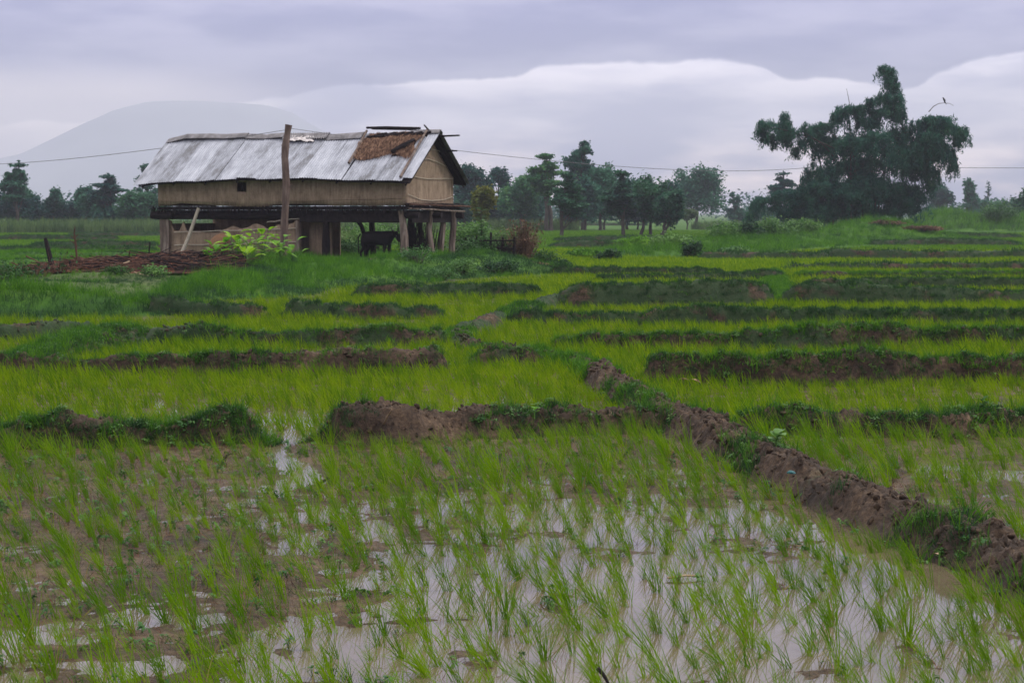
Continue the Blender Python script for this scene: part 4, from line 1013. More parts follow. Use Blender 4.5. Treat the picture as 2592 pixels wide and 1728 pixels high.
wi.box((WU0 + .17, .015, WZ0 - .01), (WU0 + .20, .045, WZ1 + .01)); wi.box((WU0 - .01, .02, WZ0 - .03), (WU1 + .01, .05, WZ0 + .0))
wi.build('window', M['darkwood'], hut)
# bamboo strips on the gable
for k, (pts_) in enumerate([[(.05, 2.34), (1.0, 2.16), (2.0, 2.13), (3.0, 2.18), (3.7, 2.30)], [(.05, 3.02), (.9, 2.93), (1.6, 2.90), (2.6, 2.93), (3.7, 2.95)], [(.9, 3.55), (1.7, 3.60), (2.5, 3.50), (3.1, 3.38)], [(1.4, 3.98), (2.2, 3.95), (2.6, 3.9)]]):
    MB().tube([(HL + .035, v, z) for v, z in pts_], .012, 5).build('binding_strip', M['string'], gable)
for k, (a0, a1, z0_, z1_) in enumerate([(0, 3.2, 2.14, 2.09), (5.2, 10.2, 2.12, 2.2), (0, 2.8, 2.52, 2.55)]):
    MB().tube([(a0 + (a1 - a0) * i / 8, -.045, z0_ + (z1_ - z0_) * i / 8 + .012 * math.sin(i * 2)) for i in range(9)], .009, 5).build('binding_strip', M['mudwall'], front)
# floor platform: joists, boards and a ragged thatch-and-twig fringe
pf = MB()
pf.box((.0, .02, FZ - .16), (HL + .08, HW + .12, FZ - .04))
for i in range(14):
    u = i * HL / 13; pf.tube(wob((u, -.08 - .1 * random.random(), FZ - .23), (u, HW + .3, FZ - .23), 3, .02, i), .06, 6)
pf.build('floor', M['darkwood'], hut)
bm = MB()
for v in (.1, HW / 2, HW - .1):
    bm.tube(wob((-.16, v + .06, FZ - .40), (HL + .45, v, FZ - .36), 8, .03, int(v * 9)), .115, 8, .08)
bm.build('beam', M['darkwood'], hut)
MB().tube([(-.34, .06, FZ - .36), (.6, .02, FZ - .38)], [.14, .13], 8, .1).build('beam', M['darkwood'], hut)
fr = MB(); rr = random.Random(9)
for i in range(420):
    u = rr.uniform(-.3, HL + .1); L_ = rr.uniform(.12, .34)
    fr.tube([(u, -.03 + rr.uniform(-.05, .03), FZ - .05 + rr.uniform(-.04, .03)), (u + rr.uniform(-.12, .12), -.05 + rr.uniform(-.05, .05), FZ - .08 - L_)], [.018, .006], 4)
for i in range(260):
    v = rr.uniform(-.2, HW + .3); a_ = rr.uniform(-.4, .4); z_ = FZ + rr.uniform(-.14, .06)
    fr.tube([(HL + rr.uniform(-.05, .22), v, z_), (HL + rr.uniform(0, .32), v + rr.uniform(.2, .6) * (1 if rr.random() < .7 else -1), z_ + rr.uniform(-.08, .04))], [.014, .005], 4)
fr.build('thatch_fringe', M['darkwood'], hut)
MB().tube(wob((HL + .28, -.3, FZ + .02), (HL + .25, HW + .9, FZ - .04), 5, .03, 2), .035, 6).build('floor_pole', M['stick'], hut)
MB().tube(wob((HL + .2, -.2, FZ - .12), (HL + .3, HW + .35, FZ - .22), 5, .04, 4), .03, 6).build('floor_pole', M['wood'], hut)
MB().box((HL - .1, .3, FZ - .62), (HL + .05, HW + .1, FZ - .26)).build('beam', M['darkwood'], hut)
MB().box((6.0, .02, FZ - .62), (HL - .2, .12, FZ - .26), jit=.03).build('beam', M['darkwood'], hut)

# posts
def post(P, rad, mat='wood', n=8):
    m = MB(); k = len(P); m.tube(P, [rad * (1.12 - .2 * i / (k - 1)) for i in range(k)], n, .16)
    return m.build('post', M[mat], hut)
zt = FZ - .2
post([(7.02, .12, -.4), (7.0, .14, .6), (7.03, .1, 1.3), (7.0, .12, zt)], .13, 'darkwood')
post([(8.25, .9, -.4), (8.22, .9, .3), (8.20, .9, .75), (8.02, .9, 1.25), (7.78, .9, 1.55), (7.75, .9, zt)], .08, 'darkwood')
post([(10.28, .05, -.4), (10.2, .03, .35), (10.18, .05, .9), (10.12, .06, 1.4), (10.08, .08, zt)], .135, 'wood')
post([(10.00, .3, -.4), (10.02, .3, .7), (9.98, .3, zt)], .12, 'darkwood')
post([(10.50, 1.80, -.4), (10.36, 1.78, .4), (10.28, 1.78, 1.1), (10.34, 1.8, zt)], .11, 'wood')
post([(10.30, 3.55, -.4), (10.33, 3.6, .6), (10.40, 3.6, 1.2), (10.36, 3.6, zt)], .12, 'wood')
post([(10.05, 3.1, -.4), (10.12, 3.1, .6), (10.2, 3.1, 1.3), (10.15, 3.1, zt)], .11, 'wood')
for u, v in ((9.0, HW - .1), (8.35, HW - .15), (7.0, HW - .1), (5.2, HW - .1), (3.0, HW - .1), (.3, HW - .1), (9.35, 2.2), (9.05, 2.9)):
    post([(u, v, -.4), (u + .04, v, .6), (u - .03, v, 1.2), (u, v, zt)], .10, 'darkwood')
post([(.12, .15, -.4), (.08, .15, .7), (.12, .15, zt)], .11, 'wood')
# lower mud wall with a broken top edge, boards at its left end
def low_fn(a, b):
    u = .28 + 5.65 * a; top = 1.00 + .24 * a + .05 * math.sin(u * 5) + .10 * float(vn(np.array([u * 3.2]), np.array([0.]), 0, 12)[0])
    top += .45 * max(0, 1 - abs(u - .35) / .18) + .30 * max(0, 1 - abs(u - .95) / .16) + .35 * max(0, 1 - abs(u - 5.85) / .2)
    z = -.35 + (min(top, 1.72) + .35) * b
    return Vector((u, .16 + wv_(u, z, 7), z))
lw = wall_grid(low_fn, 110, 8, .08, (0, 1, 0)).build('lower_wall', M['mudwall'], hut, True)
for z_, a0, a1 in ((.98, .6, 5.9), (.50, .6, 5.9), (1.36, 4.6, 6.1)):
    MB().tube([(a0 + (a1 - a0) * i / 9, .09, z_ + .16 * i / 9 + .015 * math.sin(i * 2.3)) for i in range(10)], .018, 5).build('binding_strip', M['string'], lw)
for i, (u, hgt_) in enumerate(((.10, 1.75), (.24, 1.78), (.37, 1.5))):
    MB().box((u - .07, .02 - .01 * i, -.3), (u + .06, .06 - .01 * i, hgt_), jit=.02).build('board', M['wood'], hut)
MB().box((.02, .1, 1.0), (-.1, .4, 1.06), jit=.02).build('board', M['wood'], hut)
MB().box((-.12, .1, .42), (.1, .16, .5), jit=.02).build('board', M['wood'], hut)
wall_grid(lambda a, b: Vector((6.02 + .92 * a, .62 + wv_(a, b, 5), -.3 + 1.95 * b)), 6, 8, .08, (0, 1, 0)).build('lower_wall', M['mudwall'], hut, True)
MB().box((5.88, -.02, -.3), (5.99, .12, 1.42), jit=.03).build('board', M['wood'], hut)
wall_grid(lambda a, b: Vector((.2, .3 + 3.3 * a, -.3 + 1.6 * b)), 6, 4, .08, (1, 0, 0)).build('lower_wall', M['mudwall'], hut, True)
wall_grid(lambda a, b: Vector((.2 + 5.6 * a, 3.3, -.3 + 2.1 * b)), 40, 4, .08, (0, 1, 0)).build('lower_wall', M['mudwall'], hut, True)
# upright hay and sticks stored beneath the right end
hy_ = MB(); rr = random.Random(21)
for i in range(120):
    u = rr.uniform(9.0, 10.0); v = rr.uniform(1.8, 3.2); hy_.tube([(u, v, -.2), (u + rr.uniform(-.3, .3), v + rr.uniform(-.2, .2), rr.uniform(.8, 1.6))], [.016, .008], 4)
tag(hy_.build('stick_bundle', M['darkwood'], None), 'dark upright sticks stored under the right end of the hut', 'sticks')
bpy.data.objects['stick_bundle'].matrix_world = Matrix.Translation((PX0[0], PX0[1], G0)) @ Matrix.Rotation(-TH, 4, 'Z')

# roof
roof = MB()
for sgn in (-1, 1):
    def rf(a, b, sgn=sgn):
        u = -.60 + (HL + .60 + .34) * a; v0 = -OV + .06 + (HW / 2 + OV - .06) * b; z = roofz(u, v0) - .085
        return Vector((u, v0 if sgn < 0 else HW - v0, z))
    g1 = MB().grid(rf, 40, 8); vv = [Vector(p) for p in g1.v]
    roof.add(vv, g1.f); roof.add([p - Vector((0, 0, .035)) for p in vv], g1.f)
for i in range(9):
    u = -.4 + i * (HL + .6) / 8
    for sgn in (-1, 1):
        roof.tube([(u, -OV + .02 if sgn < 0 else HW + OV - .02, roofz(u, -OV + .02) - .15), (u, HW / 2, roofz(u, HW / 2) - .15)], .035, 5)
roofo = roof.build('roof', M['darkwood'], hut)
def sheet(u0, u1, v0, v1, dz, sgn=-1, skew=0.0, name='roof_sheet', mat='tin', tilt=0.0, pitch=.10, amp=.014):
    nu = int((u1 - u0) / pitch * 6); nv = 10; m = MB()
    def f(a, b):
        u = u0 + (u1 - u0) * a + skew * b; v = v0 + (v1 - v0) * b
        z = roofz(u, v) + dz + tilt * (a - .5) + amp * math.sin(2 * math.pi * (u0 + (u1 - u0) * a) / pitch) * (.0 + 1.0)
        return Vector((u, v if sgn < 0 else HW - v, z))
    m.grid(f, nu, nv); return m.build(name, M[mat], roofo, True)
edges = [-.72, .15, 1.02, 1.92, 2.80, 3.66, 4.55, 5.40, 6.25, 7.10, 7.98]
for i in range(len(edges) - 1):
    sheet(edges[i] - .05, edges[i + 1] + .03, -OV - .02 - .02 * math.sin(i * 2.2), HW / 2 + .01, .012 * (i % 2), tilt=(.035 if i % 3 == 0 else -.012) * (1 if i != 5 else 2), skew=-.06 + .03 * math.sin(i * 4))
for k, (a0, a1, vt) in enumerate([(7.98, 8.65, .78), (8.60, 9.35, .90), (9.28, 10.02, .70)]):
    sheet(a0, a1, -OV - .01, vt, .012 * (k % 2), tilt=.02)
sheet(10.02, 10.36, -OV - .03, HW / 2 - .25, .03, mat='tin'); sheet(10.30, HL + .42, -OV + .10, HW / 2 - .05, .05, mat='tin', amp=.006)
for k in range(13):
    sheet(-.72 + k * .88, -.72 + (k + 1) * .88 + .03, -OV, HW / 2, .012 * (k % 2), sgn=1, mat='tinold')
# thatch patch
rr = random.Random(5); tb = MB()
def thp(a, b):
    u = 7.80 + 2.3 * a + .10 * math.sin(b * 9); v = .62 + 1.33 * b - .14 * math.sin(a * 7) * (1 - b)
    return Vector((u, v, roofz(u, min(v, HW / 2)) + .06 * math.sin(min(1, b * 1.2) * math.pi) ** .5 + .035 + .035 * float(vn(np.array([u * 5]), np.array([v * 5]), 0, 2)[0])))
tb.grid(thp, 30, 18); base = len(tb.v)
for i in range(1300):
    a_, b_ = rr.random(), rr.random() ** .9; p = thp(a_, b_); L_ = rr.uniform(.12, .34)
    d = Vector((rr.uniform(-.5, .5), -1, -SL + rr.uniform(-.1, .25))).normalized() * L_; s_ = Vector((.010, 0, .002))
    p = p + Vector((0, 0, .015 + rr.random() * .03))
    tb.add([p - s_, p + s_, p + d + s_ * .3, p + d - s_ * .3], [(0, 1, 2, 3)])
tb.build('thatch', M['thatch'], roofo)
dk = MB()
for i in range(6):
    a0 = 7.9 + i * .35; dk.tube(wob((a0, HW / 2 - .30 + .02 * i, roofz(a0, HW / 2 - .3) + .10), (a0 + .75, HW / 2 - .16, roofz(a0, HW / 2 - .16) + .13), 4, .04, i), .05, 6, .2)
dk.build('ridge_bundle', M['darkwood'], roofo)
MB().tube(wob((9.95, HW / 2 - .55, roofz(10, HW / 2 - .55) + .10), (9.35, .72, roofz(9.3, .72) + .14), 4, .03, 8), [.11, .12, .11, .10, .08], 7, .15).build('roof_log', M['darkwood'], roofo)
MB().tube([(7.75, HW / 2 - .02, roofz(7.8, HW / 2) + .14), (7.85, .9, roofz(7.8, .9) + .10), (7.90, .22, roofz(7.8, .22) + .10)], [.045, .05, .055], 6, .1).build('roof_pole', M['wood'], roofo)
MB().tube([(10.2, HW / 2 - .05, roofz(10, HW / 2) + .10), (10.24, .8, roofz(10, .8) + .12), (10.28, -OV + .05, roofz(10, -OV) + .12)], [.04, .045, .05], 6).build('roof_pole', M['wood'], roofo)
# ridge caps: bent old sheets / half tubes
def cap(u0, u1, dz, tilt=0., mat='tinold', wdt=.22, name='ridge_cap'):
    m = MB()
    def f(a, b):
        u = u0 + (u1 - u0) * a; s = (b * 2 - 1)
        return Vector((u, HW / 2 + s * wdt, RZ + .03 * math.sin(u * .8) + dz + tilt * (a - .5) - abs(s) ** 1.3 * wdt * .78))
    m.grid(f, 8, 8); k = [Vector(p) for p in m.v]; m.add([p - Vector((0, 0, .02)) for p in k], m.f[:64]); return m.build(name, M[mat], roofo)
for i, (a0, a1, dz, tl) in enumerate([(-.78, .05, .09, .14), (.0, 1.05, .15, -.03), (.98, 1.86, .12, -.05), (1.8, 2.75, .12, .03), (2.7, 3.6, .09, -.02), (3.55, 4.35, .12, .06)]):
    cap(a0, a1, dz, tl)
cap(6.15, 7.65, .09, .04, wdt=.28); cap(9.55, 10.72, .11, 0, wdt=.16)
m = MB()
for sgn in (-1, 1):
    m.grid(lambda a, b, sgn=sgn: Vector((4.35 + 1.85 * a, HW / 2 + sgn * .3 * (1 - b), RZ - .30 * SL * (1 - b) + .11 + .022 * math.sin(a * 1.85 / .10 * 2 * math.pi))), 110, 3)
m.build('ridge_cap', M['tinold'], roofo)
MB().tube([(7.72, HW / 2 + .03, RZ + .25), (8.6, HW / 2, RZ + .24), (9.9, HW / 2, RZ + .19)], [.045, .05, .045], 6, .1).build('ridge_pole', M['darkwood'], roofo)
MB().tube([(7.9, HW / 2 + .1, RZ + .23), (9.7, HW / 2 + .05, RZ + .17)], .06, 6, .2).build('ridge_pole', M['darkwood'], roofo)
MB().tube([(9.0, HW / 2 + .1, RZ - .10), (10.6, HW / 2 + .05, RZ - .11), (11.45, HW / 2, RZ - .09)], [.04, .045, .03], 6).build('ridge_pole', M['darkwood'], roofo)
MB().tube([(10.55, HW / 2 + .1, RZ - .25), (10.1, HW / 2 - .1, RZ + .30)], [.035, .03], 6).build('roof_stick', M['darkwood'], roofo)
MB().tube([(10.3, HW - 1.1, RZ - .62), (10.98, HW - 1.1, RZ - .60)], .03, 6).build('roof_stick', M['darkwood'], roofo)
# rag on the roof
rg = MB()
def rag(a, b):
    u = 4.55 + 1.15 * a; v = HW / 2 - .12 - .30 * b
    return Vector((u + .06 * math.sin(b * 9), v, roofz(u, v) + .07 + .09 * (float(vn(np.array([a * 9]), np.array([b * 4]), 0, 6)[0]) * .5 + .5) * math.sin(a * math.pi) ** .3))
rg.grid(rag, 30, 10)
ro = rg.build('rag', M['cloth'], None, True)
ro.matrix_world = Matrix.Translation((PX0[0], PX0[1], G0)) @ Matrix.Rotation(-TH, 4, 'Z')
tag(ro, 'crumpled pale rag lying on the tin roof near the ridge', 'cloth')

# leaning pole and basket against the lower wall
o = MB().tube([hw_(1.22, -.55, -.05), hw_(1.50, -.3, .8), hw_(1.86, -.16, FZ - .1)], [.075, .07, .06], 7, .08).build('leaning_pole', M['string'])
tag(o, 'thick pale pole propped diagonally against the left of the hut', 'pole')
bk = MB(); 
def bas(a, b):
    th = a * 2 * math.pi; rad = .40 * math.sin(min(b, 1) * math.pi / 2) ** .8; dp = .26 * (math.cos(b * math.pi / 2)) 
    return Vector((rad * 1.12 * math.cos(th), -dp, rad * .78 * math.sin(th) + .012 * math.sin(th * 30)))
bk.grid(bas, 60, 14)
bo = bk.build('wicker_basket', M['wicker'], None, True)
bo.location = hw_(2.80, -.22, .62); bo.rotation_euler = (R(-12), R(-22), -TH)
rim = MB().tube([Vector((.45 * math.cos(a_), 0, .315 * math.sin(a_))) for a_ in np.linspace(0, 2 * math.pi, 25)], .02, 6).build('rim', M['wicker'], bo)
tag(bo, 'round brown wicker basket leaning against the lower mud wall', 'basket')

# rough pole carrying the wires
pp = at(722, 640, 61.2); pgz = float(H(np.array([pp.x]), np.array([61.2]))[0])
def pz(py): return at(0, py, 61.2).z
pole = empty('utility_pole', (pp.x, 61.2, pgz))
Pp = [(719, 680), (719, 640), (720, 560), (722, 520), (725, 470), (723, 430), (721, 400), (723, 370), (727, 340), (731, 316)]
P = [at(a_, b_, 61.2) - Vector((pp.x, 61.2, pgz)) for a_, b_ in Pp]
MB().tube(P, [.135, .135, .125, .125, .135, .115, .115, .14, .105, .115], 10, .10).build('shaft', M['polewood'], pole)
MB().tube([P[4] + Vector((.08, -.02, -.1)), P[4] + Vector((.2, -.03, .05))], [.035, .02], 5).build('branch_stub', M['polewood'], pole)
tag(pole, 'rough crooked wooden pole standing in front of the hut', 'pole')
ptop = at(730, 327, 61.2)
def cable(A, B_, sag, label, n=40):
    P = []
    for i in range(n + 1):
        t = i / n; p = A.lerp(B_, t); p.z -= sag * 4 * t * (1 - t); P.append(p)
    o = MB().tube(P, [.010 + .016 * min(1, (p - ptop).length / 120) for p in P], 5).build('power_line', M['cable']); tag(o, label, 'wire'); return o
eL = at(-60, 417, 128); eM = at(2112, 417, 163); eR = at(2760, 424, 186)
cable(ptop + Vector((-.1, 0, -.03)), eL, .25, 'thin wire running from the crooked pole to the left edge')
cable(ptop + Vector((.1, 0, .02)), eM, .95, 'thin wire running from the crooked pole over the fields to the bamboo')
cable(eM, eR, .15, 'thin wire running from behind the bamboo to the right edge')

# ------------------------------------------------------------------ the black cow
J = [(0, 0, .86, (.22, .20)),            # 0 pelvis root
     (-.12, 0, .88, (.15, .15)),         # 1 rump
     (.25, 0, .82, (.27, .26)),          # 2 belly
     (.55, 0, .80, (.27, .27)),          # 3 ribs
     (.82, 0, .84, (.22, .24)),          # 4 chest
     (1.02, 0, .93, (.13, .16)),         # 5 neck
     (1.18, 0, .96, (.11, .13)),         # 6 poll
     (1.27, 0, .82, (.085, .09)),        # 7 face
     (1.33, 0, .66, (.06, .06)),         # 8 muzzle
     (-.06, .15, .62, (.12, .10)), (.03, .16, .46, (.07, .06)), (-.09, .16, .30, (.045, .045)), (-.05, .16, .06, (.038, .038)), (-.02, .16, .0, (.05, .045)),
     (-.06, -.15, .62, (.12, .10)), (-.02, -.16, .46, (.07, .06)), (-.16, -.16, .30, (.045, .045)), (-.13, -.16, .06, (.038, .038)), (-.10, -.16, .0, (.05, .045)),
     (.82, .13, .58, (.09, .08)), (.84, .14, .36, (.055, .05)), (.82, .14, .08, (.038, .038)), (.85, .14, .0, (.05, .045)),
     (.80, -.13, .58, (.09, .08)), (.77, -.14, .36, (.055, .05)), (.74, -.14, .08, (.038, .038)), (.77, -.14, .0, (.05, .045))]
E_ = [(0, 1), (0, 2), (2, 3), (3, 4), (4, 5), (5, 6), (6, 7), (7, 8), (0, 9), (9, 10), (10, 11), (11, 12), (12, 13), (0, 14), (14, 15), (15, 16), (16, 17), (17, 18),
      (4, 19), (19, 20), (20, 21), (21, 22), (4, 23), (23, 24), (24, 25), (25, 26)]
cow = empty('cow', hw_(8.42, .55, 0), -TH)
def make_skin(name, J, E, mat, parent):
    import bmesh
    bm = bmesh.new(); sl_ = bm.verts.layers.skin.verify()
    vs_ = []
    for i, j in enumerate(J):
        v = bm.verts.new(j[:3]); v[sl_].radius = j[3]; v[sl_].use_root = (i == 0); vs_.append(v)
    for a, b in E: bm.edges.new((vs_[a], vs_[b]))
    me = bpy.data.meshes.new(name); bm.to_mesh(me); bm.free(); me.materials.append(mat)
    o = link_ob(name, me, parent); o.modifiers.new('skin', 'SKIN').use_smooth_shade = True
    s = o.modifiers.new('sub', 'SUBSURF'); s.levels = 2; s.render_levels = 2
    return o
make_skin('body', J, E_, M['hide'], cow)
for s_ in (-1, 1):
    MB().tube([(1.17, s_ * .08, 1.03), (1.15, s_ * .20, 1.07), (1.13, s_ * .26, 1.15), (1.16, s_ * .25, 1.22)], [.03, .025, .018, .006], 7).build('horn', M['horn'], cow, True)
    MB().grid(lambda a, b, s_=s_: Vector((1.13 - .03 * math.sin(a * math.pi), s_ * (.10 + .17 * a), .98 - .05 * a + (.055 * (b * 2 - 1)) * math.sin(.25 + a * 2.8))), 6, 4).build('ear', M['hide'], cow, True)
    MB().tube([(1.235, s_ * .082, .885), (1.245, s_ * .10, .885)], [.016, .008], 8).build('eye', M['horn'], cow, True)
MB().tube([(-.24, 0, .95), (-.33, 0, .82), (-.34, .02, .55), (-.33, .02, .36), (-.34, .03, .22)], [.03, .022, .015, .03, .008], 7).build('tail', M['hide'], cow, True)
tag(cow, 'black cow standing in the shade under the hut', 'cow')

# rounded brown hump beside the cow, straw heap to the right
def lump(name, label, cat, c, rx_, ry_, rz_, mat, seed):
    m = MB()
    def f(a, b):
        th = a * 2 * math.pi; ph = b * math.pi / 2; x = math.cos(th) * math.cos(ph); y = math.sin(th) * math.cos(ph); z = math.sin(ph)
        k = 1 + .18 * float(fbm(np.array([x * 2.2]), np.array([y * 2.2]), z * 2.2, seed, 3)[0])
        return Vector((x * rx_ * k, y * ry_ * k, z * rz_ * k - .04))
    m.grid(f, 40, 14); o = m.build(name, M[mat], None, True); o.location = c; tag(o, label, cat); return o
c = at(950, 676, 58.2); lump('earth_hump', 'smooth brown hump showing above the grass in front of the cow', 'mound', (c.x, 58.2, .40), .36, .35, .30, 'mudwall', 3)
hp_ = at(1352, 690, 63.5)
hs = lump('straw_heap', 'flat heap of orange straw in the grass right of the hut', 'straw heap', (hp_.x, 63.5, .12), .55, .5, .26, 'thatch', 5)
m = MB(); rr = random.Random(8)
for i in range(500):
    a_ = rr.uniform(0, 6.28); q = rr.random() ** .5; x, y = math.cos(a_) * q * .62, math.sin(a_) * q * .5; z = .27 * math.sqrt(max(0, 1 - q * q * .8))
    d = Vector((rr.uniform(-1, 1), rr.uniform(-1, 1), rr.uniform(-.5, .2))) * .12; s_ = Vector((.008, .004, .008)); p = Vector((x, y, z - .02))
    m.add([p - s_, p + s_, p + d + s_, p + d - s_], [(0, 1, 2, 3)])
m.build('straw', M['thatch'], hs)

# ------------------------------------------------------------------ brush pile, stakes, dead stems at the left
def hg(x, y): return float(H(np.array([x]), np.array([y]))[0])
pc_ = at(360, 700, 52.0); bpz = hg(pc_.x, 52.0)
pile = empty('brush_pile', (pc_.x, 52.0, bpz)); rr = random.Random(31); sm, dm, lm = MB(), MB(), []
def pile_h(x, y): # local height: rises to the right against the hut
    return max(0, (.16 + .26 * ss(np.array([x]), -2.4, 1.6)[0]) * (1 - (abs(y) / 3.2) ** 2)) * (1 if x < 2.6 else max(0, 1 - (x - 2.6) / 1.0)) * (1 if x > -2.4 else max(0, 1 + (x + 2.4) / .9))
def pf_(a, b):
    x = -3.2 + 6.6 * a; y = -3.1 + 6.2 * b; return Vector((x, y, pile_h(x, y) * .8 + .05 * float(vn(np.array([x * 3]), np.array([y * 3]), 0, 5)[0]) - .03))
MB().grid(pf_, 40, 30).build('heap', M['deadleaf'], pile)
for i in range(900):
    x, y = rr.uniform(-3.0, 3.1), rr.uniform(-2.9, 2.9); z = pile_h(x, y) * rr.uniform(.6, 1.05) + .03; L_ = rr.uniform(.4, 1.6) * (.8 if x < 0 else 1); a_ = rr.gauss(.15, .55)
    d = Vector((math.cos(a_), math.sin(a_) * .9, rr.gauss(.05, .16))) * L_
    p = Vector((x, y, z)) - d * .5
    (sm if rr.random() < (.25 + .15 * x) else dm).tube([p, p + d * .5 + Vector((0, 0, rr.uniform(-.03, .07))), p + d], [rr.uniform(.008, .022), .014, .006], 4)
dm.build('twigs', M['stick'], pile); sm.build('twigs', M['darkwood'], pile)
r = np.random.default_rng(41); n = 7000; x = r.uniform(-3.2, 2.9, n); y = r.uniform(-3, 3, n)
z = np.array([pile_h(a_, b_) for a_, b_ in zip(x, y)]) * .9 + r.uniform(0, .08, n)
k = r.random(n) < np.clip(.9 - (x + 3) * .17, .1, 1)
V, F = leaf_quads(np.c_[x, y, z][k], .085, .3, .6, 0, r); link_ob('dead_leaves', mesh_np('dead_leaves', V, F, M['deadleaf']), pile)
tag(pile, 'heap of dark twigs and rusty dead leaves at the left of the hut', 'brush pile')
def stick(name, label, cat, pts_, rad, mat, tw=None):
    o = MB().tube(pts_, rad, 7, .12).build(name, M[mat]); tag(o, label, cat); return o
def pxp(L): return [at(a_, b_, c_) for a_, b_, c_ in L]
stick('fence_stake', 'tall dark stake leaning left in the dry bushes at left', 'stake', pxp([(142, 710, 50), (132, 672, 50), (123, 636, 50), (115, 602, 50)]), [.08, .075, .065, .05], 'darkwood')
stick('fence_stake', 'short dark stake beside the brush pile', 'stake', pxp([(182, 705, 50), (180, 684, 50), (177, 660, 50)]), [.045, .045, .035], 'darkwood')
stick('fence_stake', 'short stake at the left end of the lying bamboo pole', 'stake', pxp([(122, 720, 49), (120, 695, 49), (119, 675, 49)]), [.06, .055, .04], 'darkwood')
ds = empty('dead_stem', at(197, 700, 51)); q0 = at(197, 700, 51)
MB().tube([p - q0 for p in pxp([(198, 705, 51), (195, 660, 51), (192, 620, 51), (188, 590, 51), (190, 572, 51)])], [.04, .036, .03, .022, .008], 6, .2).build('stem', M['stick'], ds)
for i, (yy, dx) in enumerate(((600, -12), (608, 10), (625, 8), (596, 9), (650, -9), (612, -14))):
    a_ = at(190, yy + 4, 51) - q0; b_ = at(190 + dx, yy - 4, 51) - q0; MB().tube([a_, b_], [.018, .006], 4).build('twig', M['stick'], ds)
tag(ds, 'upright reddish dead plant stem left of the brush pile', 'dead plant')
stick('bamboo_pole', 'long pale bamboo pole lying low among the stakes at left', 'bamboo pole', pxp([(40, 699, 48.5), (95, 704, 48.5), (140, 705, 48.5), (172, 700, 48.5)]), .028, 'paleStick')
stick('stick', 'pale stick lying across the brush pile towards the hut', 'stick', pxp([(240, 693, 49.5), (285, 678, 49.7), (328, 661, 50)]), .022, 'paleStick')
stick('stick', 'pale stick lying at the foot of the brush pile', 'stick', pxp([(340, 690, 48.6), (368, 698, 48.4), (398, 706, 48.2)]), .024, 'paleStick')
stick('stick', 'reddish stick sloping down the right side of the brush pile', 'stick', pxp([(462, 640, 51), (473, 652, 51), (484, 664, 51)]), .03, 'stick')
stick('fence_stake', 'thin dark stake standing in the field by the left end of the hut', 'stake', pxp([(377, 650, 66), (378, 628, 66), (380, 612, 66)]), .03, 'darkwood')
# dry bushes of curved twigs
def twig_bush(name, label, c, hgt_, spread, n, mat, rad=.012, seed=0, leaves=0, lmat=None, cat='bush', arch=.5):
    rr = random.Random(seed); m = MB(); root = empty(name, c); tips = []
    for i in range(n):
        a_ = rr.uniform(0, 6.28); q = rr.random() * spread; L_ = hgt_ * rr.uniform(.5, 1.1); p = Vector((math.cos(a_) * q * .45, math.sin(a_) * q * .45, -.08)); P = [p]
        dx, dy = math.cos(a_) * q, math.sin(a_) * q
        for k in range(1, 5):
            t = k / 4; P.append(p + Vector((dx * t ** 1.5, dy * t ** 1.5, L_ * (t - arch * t * t * .5 * rr.uniform(.4, 1.2)))))
        m.tube(P, [rad, rad * .9, rad * .7, rad * .5, rad * .25], 4); tips += P[1:]
    m.build('twigs', M[mat], root)
    if leaves:
        r = np.random.default_rng(seed); T3 = np.array([tuple(p) for p in tips]); C = T3[r.integers(0, len(T3), leaves)] + r.normal(0, .07, (leaves, 3))
        V, F = leaf_quads(C, .11, .45, .4, .2, r); link_ob('foliage', mesh_np('foliage', V, F, M[lmat or mat]), root)
    tag(root, label, cat); return root
for (px, Y, h_, n, lb) in ((20, 47, .95, 26, 'arching dry twigs at the far left edge'), (58, 48.5, .8, 22, 'dry twiggy bush left of the leaning stake'), (150, 49, 1.1, 16, 'thin bent twigs just right of the leaning stake'), (95, 47.5, .7, 16, 'low dry twigs around the short stake'), (255, 58, 1.0, 14, 'thin arching twigs behind the brush pile')):
    x = at(px, 700, Y).x; twig_bush('dry_bush', lb, (x, Y, hg(x, Y)), h_, .7, n, 'stick', .011, int(px), 60, 'grass_dark', 'dry bush', 1.2)
def leaf_bush(name, label, px, Y, rx_, rz_, n, size, mat, seed=0, cat='bush', nb=9, dy=None, zoff=0, asp=.45, group=None):
    x = at(px, 600, Y).x; z0 = hg(x, Y); root = empty(name, (x, Y, z0)); r = np.random.default_rng(seed + int(px)); B = []
    for i in range(nb):
        a_ = r.uniform(0, 6.28); q = r.random() ** .5 * .6
        B.append((math.cos(a_) * q * rx_, r.uniform(-.5, .5) * (dy or rx_), rz_ * (.42 + .38 * math.sin(a_) * q) + zoff, rx_ * .42, (dy or rx_) * .4, rz_ * .34))
    crown(B, n, size, M[mat], 'foliage', root, r, asp=asp)
    m = MB()
    for b in B: m.tube([(0, 0, -.1), (b[0] * .5, b[1] * .5, b[2] * .5), b[:3]], [.03, .02, .008], 4)
    m.build('stem', M['bark'], root); tag(root, label, cat, group); return root
leaf_bush('weed_bush', 'dark leafy weeds at the far left edge below the dry twigs', 8, 45, .7, .62, 900, .10, 'grass_dark', 1)
leaf_bush('weed_bush', 'green weed clump growing in front of the brush pile', 388, 48, .52, .42, 700, .09, 'weed', 2)
leaf_bush('weed_bush', 'small green weed tuft at the foot of the rusty leaves', 300, 48.2, .5, .28, 420, .08, 'grass_dark', 3)
leaf_bush('shrub', 'pale green shrubs growing behind the hut, seen between its posts', 850, 78, 2.2, 1.5, 2600, .14, 'cane', 4)
